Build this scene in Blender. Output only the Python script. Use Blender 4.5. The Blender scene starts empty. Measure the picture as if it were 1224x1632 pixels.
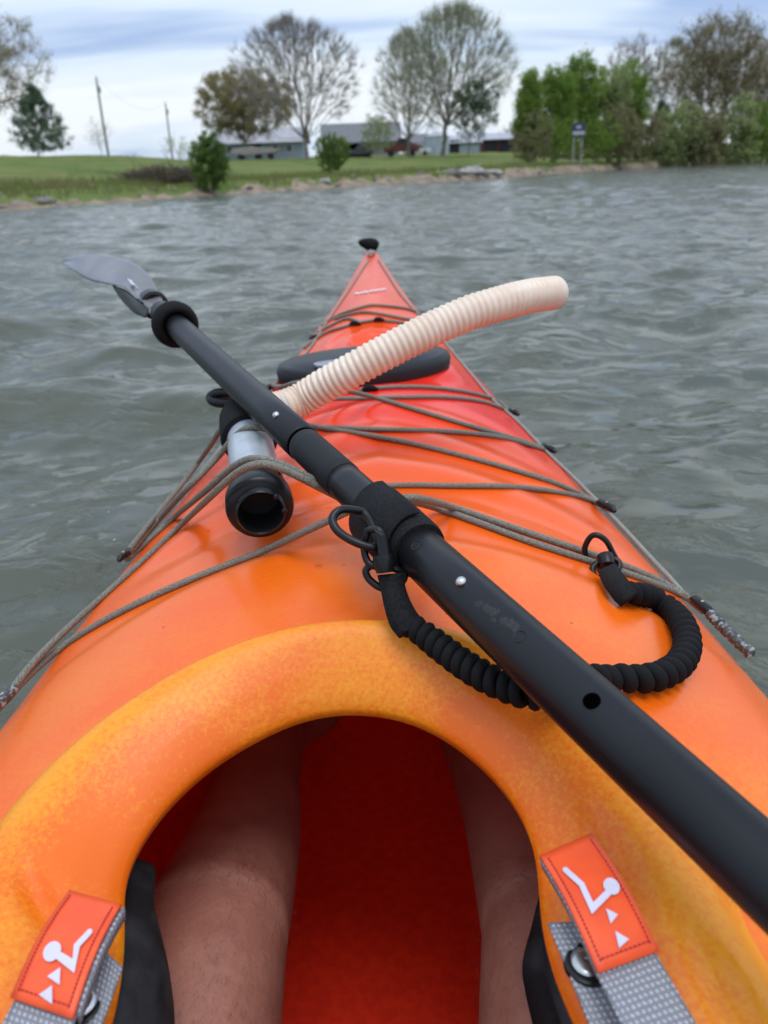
import bpy, math, random
import numpy as np
from mathutils import Vector, Matrix
random.seed(7); rng = np.random.default_rng(7)
S = bpy.context.scene; COL = S.collection
# ------------------------------------------------------------------ camera
FPX, PW, PH = 1230.0, 1224.0, 1632.0
PITCH, ROLL = math.radians(24.0), math.radians(2.0)
_f = np.array([0, math.cos(PITCH), -math.sin(PITCH)])
_u0 = np.array([0, math.sin(PITCH), math.cos(PITCH)]); _r0 = np.array([1.0, 0, 0])
_r = _r0*math.cos(ROLL)-_u0*math.sin(ROLL); _u = _u0*math.cos(ROLL)+_r0*math.sin(ROLL)
CAM = np.array([0, 0, 0.70])
cd = bpy.data.cameras.new('camera'); cam = bpy.data.objects.new('camera', cd); COL.objects.link(cam)
cam.matrix_world = Matrix(((_r[0], _u[0], -_f[0], CAM[0]), (_r[1], _u[1], -_f[1], CAM[1]), (_r[2], _u[2], -_f[2], CAM[2]), (0, 0, 0, 1)))
cd.sensor_fit = 'VERTICAL'; cd.sensor_height = 7.56; cd.lens = 7.56*FPX/PH
cd.clip_start = 0.02; cd.clip_end = 3000
cd.dof.use_dof = True; cd.dof.focus_distance = 0.56; cd.dof.aperture_fstop = 2.0
S.camera = cam
S.render.resolution_x = 768; S.render.resolution_y = 1024
S.render.engine = 'CYCLES'
# ------------------------------------------------------------------ world and sun
S.view_settings.view_transform = 'Standard'; S.view_settings.look = 'None'
S.view_settings.exposure = 0.12; S.view_settings.gamma = 1.0
SUN_EL, SUN_AZ = math.radians(76), math.radians(150)
w = bpy.data.worlds.new('World'); S.world = w; w.use_nodes = True
nt = w.node_tree; N = nt.nodes; L = nt.links; N.clear()
def nd(tree, typ, **kw):
    n = tree.nodes.new(typ)
    for k, v in kw.items(): setattr(n, k, v)
    return n
sky = nd(nt, 'ShaderNodeTexSky', sky_type='NISHITA', sun_disc=False, sun_elevation=SUN_EL, sun_rotation=SUN_AZ)
mul = nd(nt, 'ShaderNodeVectorMath', operation='SCALE'); mul.inputs['Scale'].default_value = 0.10
L.new(sky.outputs[0], mul.inputs[0])
tc = nd(nt, 'ShaderNodeTexCoord'); sep = nd(nt, 'ShaderNodeSeparateXYZ'); L.new(tc.outputs['Generated'], sep.inputs[0])
den = nd(nt, 'ShaderNodeMath', operation='ADD'); L.new(sep.outputs['Z'], den.inputs[0]); den.inputs[1].default_value = 0.22
dmx = nd(nt, 'ShaderNodeMath', operation='MAXIMUM'); L.new(den.outputs[0], dmx.inputs[0]); dmx.inputs[1].default_value = 0.08
dx = nd(nt, 'ShaderNodeMath', operation='DIVIDE'); L.new(sep.outputs['X'], dx.inputs[0]); L.new(dmx.outputs[0], dx.inputs[1])
dy = nd(nt, 'ShaderNodeMath', operation='DIVIDE'); L.new(sep.outputs['Y'], dy.inputs[0]); L.new(dmx.outputs[0], dy.inputs[1])
cmb = nd(nt, 'ShaderNodeCombineXYZ'); L.new(dx.outputs[0], cmb.inputs[0]); L.new(dy.outputs[0], cmb.inputs[1])
mp = nd(nt, 'ShaderNodeMapping'); mp.inputs['Rotation'].default_value = (0, 0, math.radians(24)); mp.inputs['Scale'].default_value = (0.42, 1.25, 1); mp.inputs['Location'].default_value = (0.6, 3.6, 0.3)
L.new(cmb.outputs[0], mp.inputs[0])
n1 = nd(nt, 'ShaderNodeTexNoise'); n1.inputs['Scale'].default_value = 0.85; n1.inputs['Detail'].default_value = 5; n1.inputs['Roughness'].default_value = 0.5; n1.inputs['Distortion'].default_value = 0.35
L.new(mp.outputs[0], n1.inputs['Vector'])
cr = nd(nt, 'ShaderNodeValToRGB'); L.new(n1.outputs['Fac'], cr.inputs[0])
e = cr.color_ramp.elements
e[0].position = 0.41; e[0].color = (0.36, 0.48, 0.73, 1); e[1].position = 0.60; e[1].color = (0.84, 0.89, 0.95, 1)
m_ = e.new(0.48); m_.color = (0.64, 0.75, 0.90, 1)
mx = nd(nt, 'ShaderNodeMix', data_type='RGBA'); mx.inputs[0].default_value = 0.12
L.new(cr.outputs[0], mx.inputs[6]); L.new(mul.outputs[0], mx.inputs[7])
ze = nd(nt, 'ShaderNodeMapRange'); ze.inputs['From Min'].default_value = 0.0; ze.inputs['From Max'].default_value = 1.0; ze.inputs['To Min'].default_value = 1.03; ze.inputs['To Max'].default_value = 1.7
L.new(sep.outputs['Z'], ze.inputs[0])
sc = nd(nt, 'ShaderNodeVectorMath', operation='SCALE'); L.new(mx.outputs[2], sc.inputs[0]); L.new(ze.outputs[0], sc.inputs['Scale'])
bg = nd(nt, 'ShaderNodeBackground'); bg.inputs['Strength'].default_value = 1.0; L.new(sc.outputs[0], bg.inputs[0])
wo = nd(nt, 'ShaderNodeOutputWorld'); L.new(bg.outputs[0], wo.inputs[0])
sl = bpy.data.lights.new('sun', 'SUN'); sl.energy = 1.3; sl.angle = math.radians(30); sl.color = (1, 0.97, 0.92)
so = bpy.data.objects.new('sun', sl); COL.objects.link(so)
sd = Vector((math.sin(SUN_AZ)*math.cos(SUN_EL), math.cos(SUN_AZ)*math.cos(SUN_EL), math.sin(SUN_EL)))
so.rotation_euler = sd.to_track_quat('Z', 'Y').to_euler()

# ------------------------------------------------------------------ helpers
def ray(px, py): return _f + _r*(px-PW/2)/FPX - _u*(py-PH/2)/FPX
def pt(px, py, depth): return CAM + ray(px, py)*depth           # depth measured along the optical axis
def far(px, py, Y): r = ray(px, py); return CAM + r*(Y/r[1])
def tag(o, label=None, cat=None, group=None, kind=None):
    if label: o['label'] = label
    if cat: o['category'] = cat
    if group: o['group'] = group
    if kind: o['kind'] = kind
    return o
def thing(name, label, cat, loc=(0, 0, 0), group=None):
    o = bpy.data.objects.new(name, None); COL.objects.link(o); o.location = loc; o.empty_display_size = 0.05
    return tag(o, label, cat, group)
def link(name, me, mat, parent=None, smooth=True):
    o = bpy.data.objects.new(name, me); COL.objects.link(o)
    if mat is not None and not me.materials:
        for m in (mat if isinstance(mat, (list, tuple)) else [mat]): me.materials.append(m)
    if parent is not None:
        o.parent = parent; o.matrix_parent_inverse = Matrix.Translation(-Vector(parent.location))
    if smooth and len(me.polygons): me.polygons.foreach_set('use_smooth', np.ones(len(me.polygons), dtype=bool))
    return o
def mesh_np(name, V, Fq):
    V = np.asarray(V, dtype=np.float32); Fq = np.asarray(Fq, dtype=np.int32); k = Fq.shape[1]
    me = bpy.data.meshes.new(name); me.vertices.add(len(V)); me.vertices.foreach_set('co', V.ravel())
    me.loops.add(Fq.size); me.loops.foreach_set('vertex_index', Fq.ravel())
    me.polygons.add(len(Fq)); me.polygons.foreach_set('loop_start', np.arange(0, Fq.size, k, dtype=np.int32))
    me.polygons.foreach_set('loop_total', np.full(len(Fq), k, dtype=np.int32))
    me.update(); me.validate(); return me
class MB:
    def __init__(s): s.v = []; s.f = []
    def add(s, V, Fc):
        b = len(s.v); s.v += [tuple(float(q) for q in p) for p in V]; s.f += [tuple(b+i for i in f) for f in Fc]; return s
    def tube(s, P, R, n=10, cap=True, closed=False):
        P = [np.array(p, float) for p in P]; m = len(P)
        if not hasattr(R, '__len__'): R = [R]*m
        T = []
        for i in range(m):
            a = P[(i-1) % m] if (closed or i > 0) else P[i]; b = P[(i+1) % m] if (closed or i < m-1) else P[i]
            t = b-a; l = np.linalg.norm(t); T.append(t/l if l > 1e-12 else (T[-1] if T else np.array([0, 0, 1.])))
        ref = np.array([0, 0, 1.]) if abs(T[0][2]) < 0.9 else np.array([1., 0, 0])
        nrm = np.cross(T[0], ref); nrm /= np.linalg.norm(nrm); V = []
        for i in range(m):
            nrm = nrm - T[i]*nrm.dot(T[i]); nrm /= np.linalg.norm(nrm); bn = np.cross(T[i], nrm)
            for k in range(n):
                a = 2*math.pi*k/n; V.append(P[i]+(nrm*math.cos(a)+bn*math.sin(a))*R[i])
        Fc = []
        for i in range(m if closed else m-1):
            j = (i+1) % m
            for k in range(n): Fc.append((i*n+k, i*n+(k+1) % n, j*n+(k+1) % n, j*n+k))
        if cap and not closed: Fc.append(tuple(range(n))[::-1]); Fc.append(tuple((m-1)*n+k for k in range(n)))
        return s.add(V, Fc)
    def box(s, c, sx, sy, sz, rz=0.0):
        c = np.array(c, float); V = []
        for x in (-1, 1):
            for y in (-1, 1):
                for z in (-1, 1):
                    X, Y = x*sx/2, y*sy/2
                    V.append(c+np.array([X*math.cos(rz)-Y*math.sin(rz), X*math.sin(rz)+Y*math.cos(rz), z*sz/2]))
        return s.add(V, [(0, 1, 3, 2), (4, 6, 7, 5), (0, 4, 5, 1), (2, 3, 7, 6), (0, 2, 6, 4), (1, 5, 7, 3)])
    def slab(s, poly, th, nrm):
        """polygon in space given a thickness along nrm"""
        nrm = np.array(nrm, float); nrm /= np.linalg.norm(nrm); P = [np.array(p, float) for p in poly]; n = len(P)
        V = [p+nrm*th/2 for p in P]+[p-nrm*th/2 for p in P]
        Fc = [tuple(range(n)), tuple(range(2*n-1, n-1, -1))]+[(i, n+i, n+(i+1) % n, (i+1) % n) for i in range(n)]
        return s.add(V, Fc)
    def sphere(s, c, r, sx=1, sy=1, sz=1, n=10, m=7):
        c = np.array(c, float); V = []
        for i in range(m+1):
            th = math.pi*i/m
            for k in range(n):
                a = 2*math.pi*k/n; V.append(c+np.array([sx*math.sin(th)*math.cos(a), sy*math.sin(th)*math.sin(a), sz*math.cos(th)])*r)
        Fc = [(i*n+k, (i+1)*n+k, (i+1)*n+(k+1) % n, i*n+(k+1) % n) for i in range(m) for k in range(n)]
        return s.add(V, Fc)
    def build(s, name, mat, parent=None, smooth=True, bevel=0, sub=0):
        me = bpy.data.meshes.new(name); me.from_pydata(s.v, [], s.f); me.validate(); me.update()
        o = link(name, me, mat, parent, smooth)
        if smooth: me.set_sharp_from_angle(angle=math.radians(52))
        if bevel:
            b = o.modifiers.new('b', 'BEVEL'); b.width = bevel; b.segments = 2; b.limit_method = 'ANGLE'; b.angle_limit = math.radians(35)
        if sub: q = o.modifiers.new('s', 'SUBSURF'); q.levels = sub; q.render_levels = sub
        return o
def catmull(P, k=8):
    P = [np.array(p, float) for p in P]
    if len(P) < 3: return [P[0]+(P[1]-P[0])*i/k for i in range(k+1)]
    Q = [2*P[0]-P[1]]+P+[2*P[-1]-P[-2]]; out = []
    for i in range(1, len(Q)-2):
        for j in range(k):
            t = j/k; a, b, c, d = Q[i-1], Q[i], Q[i+1], Q[i+2]
            out.append(0.5*((2*b)+(c-a)*t+(2*a-5*b+4*c-d)*t*t+(3*b-a-3*c+d)*t**3))
    out.append(P[-1]); return out
# ------------------------------------------------------------------ materials
def mat(name, col, rough=0.5, spec=0.5, metal=0, bump=0, bscale=200, var=0.0, vscale=20, col2=None, coat=0, trans=0, ior=None, sheen=0, detail=3, space='Object', ramp=(0.4, 0.6)):
    m = bpy.data.materials.new(name); m.use_nodes = True; t = m.node_tree; b = t.nodes['Principled BSDF']
    b.inputs['Base Color'].default_value = (*col, 1); b.inputs['Roughness'].default_value = rough
    b.inputs['Specular IOR Level'].default_value = spec; b.inputs['Metallic'].default_value = metal
    b.inputs['Coat Weight'].default_value = coat; b.inputs['Transmission Weight'].default_value = trans
    if sheen: b.inputs['Sheen Weight'].default_value = sheen
    if ior: b.inputs['IOR'].default_value = ior
    tcn = t.nodes.new('ShaderNodeTexCoord')
    if col2 is not None or var:
        c2 = col2 if col2 is not None else tuple(min(1, c*(1-var)) for c in col)
        n = t.nodes.new('ShaderNodeTexNoise'); n.inputs['Scale'].default_value = vscale; n.inputs['Detail'].default_value = detail
        t.links.new(tcn.outputs[space], n.inputs['Vector'])
        r = t.nodes.new('ShaderNodeValToRGB'); t.links.new(n.outputs['Fac'], r.inputs[0])
        r.color_ramp.elements[0].position = ramp[0]; r.color_ramp.elements[0].color = (*col, 1)
        r.color_ramp.elements[1].position = ramp[1]; r.color_ramp.elements[1].color = (*c2, 1)
        t.links.new(r.outputs[0], b.inputs['Base Color'])
    if bump:
        n = t.nodes.new('ShaderNodeTexNoise'); n.inputs['Scale'].default_value = bscale; n.inputs['Detail'].default_value = 3
        t.links.new(tcn.outputs[space], n.inputs['Vector'])
        bn = t.nodes.new('ShaderNodeBump'); bn.inputs['Strength'].default_value = bump; bn.inputs['Distance'].default_value = 0.3/bscale
        t.links.new(n.outputs['Fac'], bn.inputs['Height']); t.links.new(bn.outputs[0], b.inputs['Normal'])
    return m
def plastic(name, stops, mott, mcol, sc_m=260, rough=0.3, thru=0.055):
    """rotomoulded polyethylene: the pigment fades along the boat, with speckles of a second pigment"""
    m = bpy.data.materials.new(name); m.use_nodes = True; t = m.node_tree; b = t.nodes['Principled BSDF']; lk = t.links
    g = t.nodes.new('ShaderNodeNewGeometry'); sp = t.nodes.new('ShaderNodeSeparateXYZ'); lk.new(g.outputs['Position'], sp.inputs[0])
    n0 = t.nodes.new('ShaderNodeTexNoise'); n0.inputs['Scale'].default_value = 7; n0.inputs['Detail'].default_value = 3; lk.new(g.outputs['Position'], n0.inputs['Vector'])
    ad = t.nodes.new('ShaderNodeMath'); ad.operation = 'MULTIPLY_ADD'; lk.new(n0.outputs['Fac'], ad.inputs[0]); ad.inputs[1].default_value = 0.22; lk.new(sp.outputs['Y'], ad.inputs[2])
    mr = t.nodes.new('ShaderNodeMapRange'); mr.inputs['From Min'].default_value = 0.0; mr.inputs['From Max'].default_value = 2.5; lk.new(ad.outputs[0], mr.inputs[0])
    r = t.nodes.new('ShaderNodeValToRGB'); lk.new(mr.outputs[0], r.inputs[0]); el = r.color_ramp.elements
    el[0].position = stops[0][0]; el[0].color = (*stops[0][1], 1); el[1].position = stops[-1][0]; el[1].color = (*stops[-1][1], 1)
    for p, c in stops[1:-1]: q = el.new(p); q.color = (*c, 1)
    n1 = t.nodes.new('ShaderNodeTexNoise'); n1.inputs['Scale'].default_value = sc_m; n1.inputs['Detail'].default_value = 4; n1.inputs['Roughness'].default_value = 0.7; lk.new(g.outputs['Position'], n1.inputs['Vector'])
    n2 = t.nodes.new('ShaderNodeTexNoise'); n2.inputs['Scale'].default_value = 11; n2.inputs['Detail'].default_value = 4; lk.new(g.outputs['Position'], n2.inputs['Vector'])
    a2 = t.nodes.new('ShaderNodeMath'); a2.operation = 'MULTIPLY_ADD'; lk.new(n2.outputs['Fac'], a2.inputs[0]); a2.inputs[1].default_value = 1.1; lk.new(n1.outputs['Fac'], a2.inputs[2])
    m2 = t.nodes.new('ShaderNodeMapRange'); lk.new(a2.outputs[0], m2.inputs[0]); m2.inputs['From Min'].default_value = 0.90; m2.inputs['From Max'].default_value = 1.28; m2.inputs['To Max'].default_value = mott
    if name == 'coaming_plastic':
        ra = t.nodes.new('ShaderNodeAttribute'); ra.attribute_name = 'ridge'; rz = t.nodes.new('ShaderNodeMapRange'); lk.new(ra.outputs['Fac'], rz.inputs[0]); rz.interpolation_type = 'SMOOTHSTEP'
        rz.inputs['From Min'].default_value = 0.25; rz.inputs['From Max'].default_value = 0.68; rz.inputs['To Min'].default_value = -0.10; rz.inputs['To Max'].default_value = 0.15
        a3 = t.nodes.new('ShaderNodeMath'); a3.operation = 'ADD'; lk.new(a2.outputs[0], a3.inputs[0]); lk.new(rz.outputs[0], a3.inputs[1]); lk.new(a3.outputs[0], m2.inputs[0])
    # the second pigment is only mixed in round the cockpit
    m3 = t.nodes.new('ShaderNodeMapRange'); lk.new(ad.outputs[0], m3.inputs[0]); m3.inputs['From Min'].default_value = 0.85; m3.inputs['From Max'].default_value = 0.5
    mm = t.nodes.new('ShaderNodeMath'); mm.operation = 'MULTIPLY'; lk.new(m2.outputs[0], mm.inputs[0]); lk.new(m3.outputs[0], mm.inputs[1])
    x = t.nodes.new('ShaderNodeMix'); x.data_type = 'RGBA'; lk.new(mm.outputs[0], x.inputs[0]); lk.new(r.outputs[0], x.inputs[6]); x.inputs[7].default_value = (*mcol, 1)
    lk.new(x.outputs[2], b.inputs['Base Color']); b.inputs['Roughness'].default_value = rough; b.inputs['IOR'].default_value = 1.5; b.inputs['Specular IOR Level'].default_value = 0.4
    rr = t.nodes.new('ShaderNodeMapRange'); lk.new(n0.outputs['Fac'], rr.inputs[0]); rr.inputs['To Min'].default_value = rough-0.06; rr.inputs['To Max'].default_value = rough+0.12; lk.new(rr.outputs[0], b.inputs['Roughness'])
    bn = t.nodes.new('ShaderNodeBump'); bn.inputs['Strength'].default_value = 0.12; bn.inputs['Distance'].default_value = 0.001; lk.new(n1.outputs['Fac'], bn.inputs['Height']); lk.new(bn.outputs[0], b.inputs['Normal'])
    # faint scratches and dried specks, and light that comes through the thin shell
    ms = t.nodes.new('ShaderNodeMapping'); ms.inputs['Rotation'].default_value = (0.3, 0.2, 0.7); ms.inputs['Scale'].default_value = (1, 26, 6); lk.new(g.outputs['Position'], ms.inputs[0])
    sn = t.nodes.new('ShaderNodeTexNoise'); sn.inputs['Scale'].default_value = 16; sn.inputs['Detail'].default_value = 6; sn.inputs['Roughness'].default_value = 0.75; lk.new(ms.outputs[0], sn.inputs['Vector'])
    sr = t.nodes.new('ShaderNodeMapRange'); sr.inputs['From Min'].default_value = 0.60; sr.inputs['From Max'].default_value = 0.74; sr.inputs['To Max'].default_value = 0.16; lk.new(sn.outputs['Fac'], sr.inputs[0])
    sa = t.nodes.new('ShaderNodeMath'); sa.operation = 'ADD'; lk.new(rr.outputs[0], sa.inputs[0]); lk.new(sr.outputs[0], sa.inputs[1]); lk.new(sa.outputs[0], b.inputs['Roughness'])
    vo = t.nodes.new('ShaderNodeTexVoronoi'); vo.inputs['Scale'].default_value = 55; lk.new(g.outputs['Position'], vo.inputs['Vector'])
    vr = t.nodes.new('ShaderNodeMapRange'); vr.inputs['From Min'].default_value = 0.05; vr.inputs['From Max'].default_value = 0.03; lk.new(vo.outputs['Distance'], vr.inputs[0])
    vg = t.nodes.new('ShaderNodeMath'); vg.operation = 'GREATER_THAN'; vg.inputs[1].default_value = 0.86; vs = t.nodes.new('ShaderNodeSeparateColor'); lk.new(vo.outputs['Color'], vs.inputs[0]); lk.new(vs.outputs[0], vg.inputs[0])
    vm = t.nodes.new('ShaderNodeMath'); vm.operation = 'MULTIPLY'; lk.new(vr.outputs[0], vm.inputs[0]); lk.new(vg.outputs[0], vm.inputs[1]); vm2 = t.nodes.new('ShaderNodeMath'); vm2.operation = 'MULTIPLY'; lk.new(vm.outputs[0], vm2.inputs[0]); vm2.inputs[1].default_value = 0.6
    x2 = t.nodes.new('ShaderNodeMix'); x2.data_type = 'RGBA'; lk.new(vm2.outputs[0], x2.inputs[0]); lk.new(x.outputs[2], x2.inputs[6]); x2.inputs[7].default_value = (0.12, 0.05, 0.02, 1); lk.new(x2.outputs[2], b.inputs['Base Color'])
    tr = t.nodes.new('ShaderNodeBsdfTranslucent'); tr.inputs[0].default_value = (0.95, 0.10, 0.012, 1); mz = t.nodes.new('ShaderNodeMixShader'); mz.inputs[0].default_value = thru
    lk.new(b.outputs[0], mz.inputs[1]); lk.new(tr.outputs[0], mz.inputs[2]); lk.new(mz.outputs[0], t.nodes['Material Output'].inputs['Surface'])
    return m
M = {}
ORANGE = [(0.0, (0.86, 0.15, 0.006)), (0.26, (0.87, 0.125, 0.005)), (0.38, (0.86, 0.10, 0.005)), (0.44, (0.84, 0.055, 0.008)), (0.50, (0.80, 0.020, 0.010)), (0.58, (0.80, 0.030, 0.008)), (0.68, (0.82, 0.075, 0.010)), (1.0, (0.76, 0.070, 0.016))]
M['deck'] = plastic('deck_plastic', ORANGE, 0.5, (0.88, 0.27, 0.02), rough=0.22)
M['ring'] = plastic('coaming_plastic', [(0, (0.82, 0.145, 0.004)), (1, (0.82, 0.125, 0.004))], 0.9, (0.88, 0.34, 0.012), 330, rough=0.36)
M['bounce_red'] = mat('inner_hull_bounce_red', (0.88, 0.035, 0.006), 0.5, bump=0.3, bscale=350, col2=(0.78, 0.024, 0.005), vscale=90)  # redder than the deck; bounced and shell-filtered light put into this colour
M['black'] = mat('black_plastic', (0.009, 0.009, 0.010), 0.32, spec=0.3, bump=0.1, bscale=400)
M['rubber'] = mat('hatch_rubber', (0.014, 0.015, 0.018), 0.42, spec=0.3, bump=0.15, bscale=300, col2=(0.020, 0.021, 0.025), vscale=12)
M['foam'] = mat('black_foam', (0.006, 0.006, 0.006), 0.8, spec=0.2, bump=0.4, bscale=900)
M['shaft'] = mat('paddle_shaft_coating', (0.006, 0.0065, 0.008), 0.34, spec=0.26, bump=0.05, bscale=1500, col2=(0.010, 0.0105, 0.013), vscale=9)
M['grip'] = mat('shaft_grip', (0.010, 0.011, 0.012), 0.6, spec=0.25, bump=0.35, bscale=700)
M['blade'] = mat('paddle_blade_plastic', (0.12, 0.118, 0.122), 0.2, col2=(0.155, 0.15, 0.155), vscale=14)
M['steel'] = mat('steel', (0.62, 0.62, 0.62), 0.28, metal=1, col2=(0.5, 0.48, 0.45), vscale=120)
M['webblack'] = mat('black_webbing', (0.007, 0.007, 0.008), 0.85, spec=0.2, bump=0.8, bscale=900, col2=(0.013, 0.013, 0.014), vscale=500)
M['cloth'] = mat('coil_sleeve', (0.006, 0.006, 0.007), 0.8, spec=0.2, bump=0.5, bscale=1300)
M['pumpgrey'] = mat('pump_barrel', (0.42, 0.46, 0.50), 0.25, col2=(0.36, 0.40, 0.44), vscale=30)
M['pad'] = mat('thigh_pad_foam', (0.012, 0.012, 0.013), 0.7, spec=0.25, bump=0.3, bscale=250, col2=(0.03, 0.03, 0.032), vscale=40)
M['patch'] = mat('orange_patch', (0.86, 0.095, 0.018), 0.42, bump=0.1, bscale=300, col2=(0.80, 0.08, 0.016), vscale=60)
M['print'] = mat('lilac_print', (0.62, 0.58, 0.70), 0.5, var=0.05, vscale=80)
M['stitch'] = mat('red_thread', (0.55, 0.03, 0.02), 0.6, var=0.3, vscale=300)
M['reflect'] = mat('reflective_cord', (0.05, 0.05, 0.05), 0.4, col2=(0.30, 0.31, 0.31), vscale=220, bump=0.5, bscale=500, ramp=(0.5, 0.62))
M['hole'] = mat('hole_dark', (0.001, 0.001, 0.001), 0.9, spec=0.0, var=0.2)
def cord_mat(name, c1, c2):
    m = bpy.data.materials.new(name); m.use_nodes = True; t = m.node_tree; b = t.nodes['Principled BSDF']; lk = t.links
    g = t.nodes.new('ShaderNodeTexCoord'); wv = t.nodes.new('ShaderNodeTexVoronoi'); wv.inputs['Scale'].default_value = 900
    lk.new(g.outputs['Object'], wv.inputs['Vector']); r = t.nodes.new('ShaderNodeValToRGB'); lk.new(wv.outputs['Distance'], r.inputs[0])
    r.color_ramp.elements[0].position = 0.25; r.color_ramp.elements[0].color = (*c1, 1); r.color_ramp.elements[1].position = 0.65; r.color_ramp.elements[1].color = (*c2, 1)
    lk.new(r.outputs[0], b.inputs['Base Color']); b.inputs['Roughness'].default_value = 0.7
    bn = t.nodes.new('ShaderNodeBump'); bn.inputs['Strength'].default_value = 0.5; bn.inputs['Distance'].default_value = 0.0006; lk.new(wv.outputs['Distance'], bn.inputs['Height']); lk.new(bn.outputs[0], b.inputs['Normal'])
    return m
M['cord'] = cord_mat('olive_shock_cord', (0.27, 0.255, 0.20), (0.11, 0.105, 0.085))
M['dline'] = cord_mat('grey_deck_line', (0.36, 0.36, 0.31), (0.17, 0.17, 0.145))
def weave_mat():
    m = bpy.data.materials.new('grey_webbing'); m.use_nodes = True; t = m.node_tree; b = t.nodes['Principled BSDF']; lk = t.links
    uv = t.nodes.new('ShaderNodeUVMap'); 
    def wave(rot, scl):
        mpn = t.nodes.new('ShaderNodeMapping'); mpn.inputs['Rotation'].default_value = (0, 0, rot); lk.new(uv.outputs[0], mpn.inputs[0])
        wv = t.nodes.new('ShaderNodeTexWave'); wv.inputs['Scale'].default_value = scl; wv.inputs['Distortion'].default_value = 1.3; wv.inputs['Detail Scale'].default_value = 6; lk.new(mpn.outputs[0], wv.inputs['Vector']); return wv
    a = wave(math.radians(10), 112); c = wave(math.radians(90), 120)
    x = t.nodes.new('ShaderNodeMath'); x.operation = 'MULTIPLY'; lk.new(a.outputs['Fac'], x.inputs[0]); lk.new(c.outputs['Fac'], x.inputs[1])
    r = t.nodes.new('ShaderNodeValToRGB'); lk.new(x.outputs[0], r.inputs[0]); r.color_ramp.elements[0].position = 0.1; r.color_ramp.elements[0].color = (0.20, 0.20, 0.22, 1); r.color_ramp.elements[1].position = 0.55; r.color_ramp.elements[1].color = (0.47, 0.48, 0.53, 1)
    lk.new(r.outputs[0], b.inputs['Base Color']); b.inputs['Roughness'].default_value = 0.7
    bn = t.nodes.new('ShaderNodeBump'); bn.inputs['Strength'].default_value = 0.8; bn.inputs['Distance'].default_value = 0.001; lk.new(x.outputs[0], bn.inputs['Height']); lk.new(bn.outputs[0], b.inputs['Normal'])
    return m
M['web'] = weave_mat()

# ------------------------------------------------------------------ kayak surface
WY = [-2.35, -2.1, -1.7, -1.2, -0.6, -0.1, 0.30, 0.45, 0.55, 0.65, 0.8, 1.0, 1.2, 1.4, 1.6, 1.8, 2.0, 2.2, 2.4, 2.48, 2.53]
WW = [0.004, 0.05, 0.13, 0.22, 0.295, 0.322, 0.325, 0.321, 0.316, 0.307, 0.291, 0.267, 0.239, 0.207, 0.173, 0.137, 0.101, 0.067, 0.034, 0.020, 0.004]
ZY = [-2.35, -1.8, -1.0, -0.3, 0.9, 1.2, 1.6, 2.0, 2.3, 2.5, 2.6]
ZZ = [0.40, 0.34, 0.30, 0.29, 0.300, 0.31, 0.34, 0.385, 0.43, 0.465, 0.48]
CY = [-2.3, -1.5, -0.6, -0.2, 0.05, 0.22, 0.40, 0.6, 1.0, 1.4, 1.8, 2.1, 2.4, 2.53]
CC = [0.01, 0.05, 0.045, 0.035, 0.045, 0.075, 0.098, 0.100, 0.092, 0.078, 0.055, 0.036, 0.016, 0.002]
def smooth_tab(X, Yv):
    xs = np.linspace(X[0], X[-1], 800); ys = np.interp(xs, X, Yv); k = np.hanning(41); k /= k.sum()
    yp = np.pad(ys, 20, mode='reflect', reflect_type='odd'); return xs, np.convolve(yp, k, mode='valid')
_W = smooth_tab(WY, WW); _Z = smooth_tab(ZY, ZZ); _C = smooth_tab(CY, CC)
def hw(Y): return np.maximum(np.interp(Y, *_W), 0.003)
def zsheer(Y): return np.interp(Y, *_Z)
def xc(Y): return np.interp(Y, [0, 1, 2.5], [-0.004, -0.004, -0.011])
def sm(x, a, b): t = np.clip((x-a)/(b-a), 0, 1); return t*t*(3-2*t)
HX, HY, HR = -0.022, 1.275, 0.146      # hatch
def zdeck(x, Y):
    x = np.asarray(x, float); Y = np.asarray(Y, float)
    wd = hw(Y); u = np.abs(x-xc(Y))/wd; cr_ = np.interp(Y, *_C)
    p = np.interp(Y, [0.3, 1.0, 2.0], [2.3, 2.1, 1.45])
    uu = np.clip(u, 0, 1)
    z = zsheer(Y)+cr_*(1-uu**p)
    z = z-0.010*sm(u, 0.93, 1.0)*np.minimum(1, wd/0.05)               # rounded edge
    z = z-np.clip(u-1, 0, None)*wd*2.5
    # raised knee bump ahead of the cockpit, its edge an arc
    xx = x-xc(Y); ya = 0.615-1.1*np.abs(xx)**1.9
    z = z+0.007*(1-sm(Y, ya-0.012, ya+0.022))*(1-sm(u, 0.8, 1))
    # shallow moulded hollows across the foredeck
    inside = 1-sm(u, 0.62, 0.92)
    z = z+inside*sm(Y, 0.62, 0.70)*(1-sm(Y, 1.02, 1.12))*0.0042*np.sin((Y+0.45*np.abs(xx))*2*math.pi/0.115)
    z = z-inside*0.004*sm(Y, 0.66, 0.74)*(1-sm(Y, 0.90, 0.98))*np.exp(-(xx/0.06)**2)
    # flat seat for the hatch
    dh = np.hypot(x-HX, (Y-HY-(x-HX)*0.22)/0.62); zh = 0.388
    fl = 1-sm(dh, HR*0.98, HR*1.22); z = z*(1-fl)+zh*fl
    # round compass recess
    dc = np.hypot(x+0.006, (Y-1.52)*0.8)
    z = z-0.016*(1-sm(dc, 0.040, 0.056))-0.006*(1-sm(dc, 0.085, 0.10))
    return z
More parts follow.
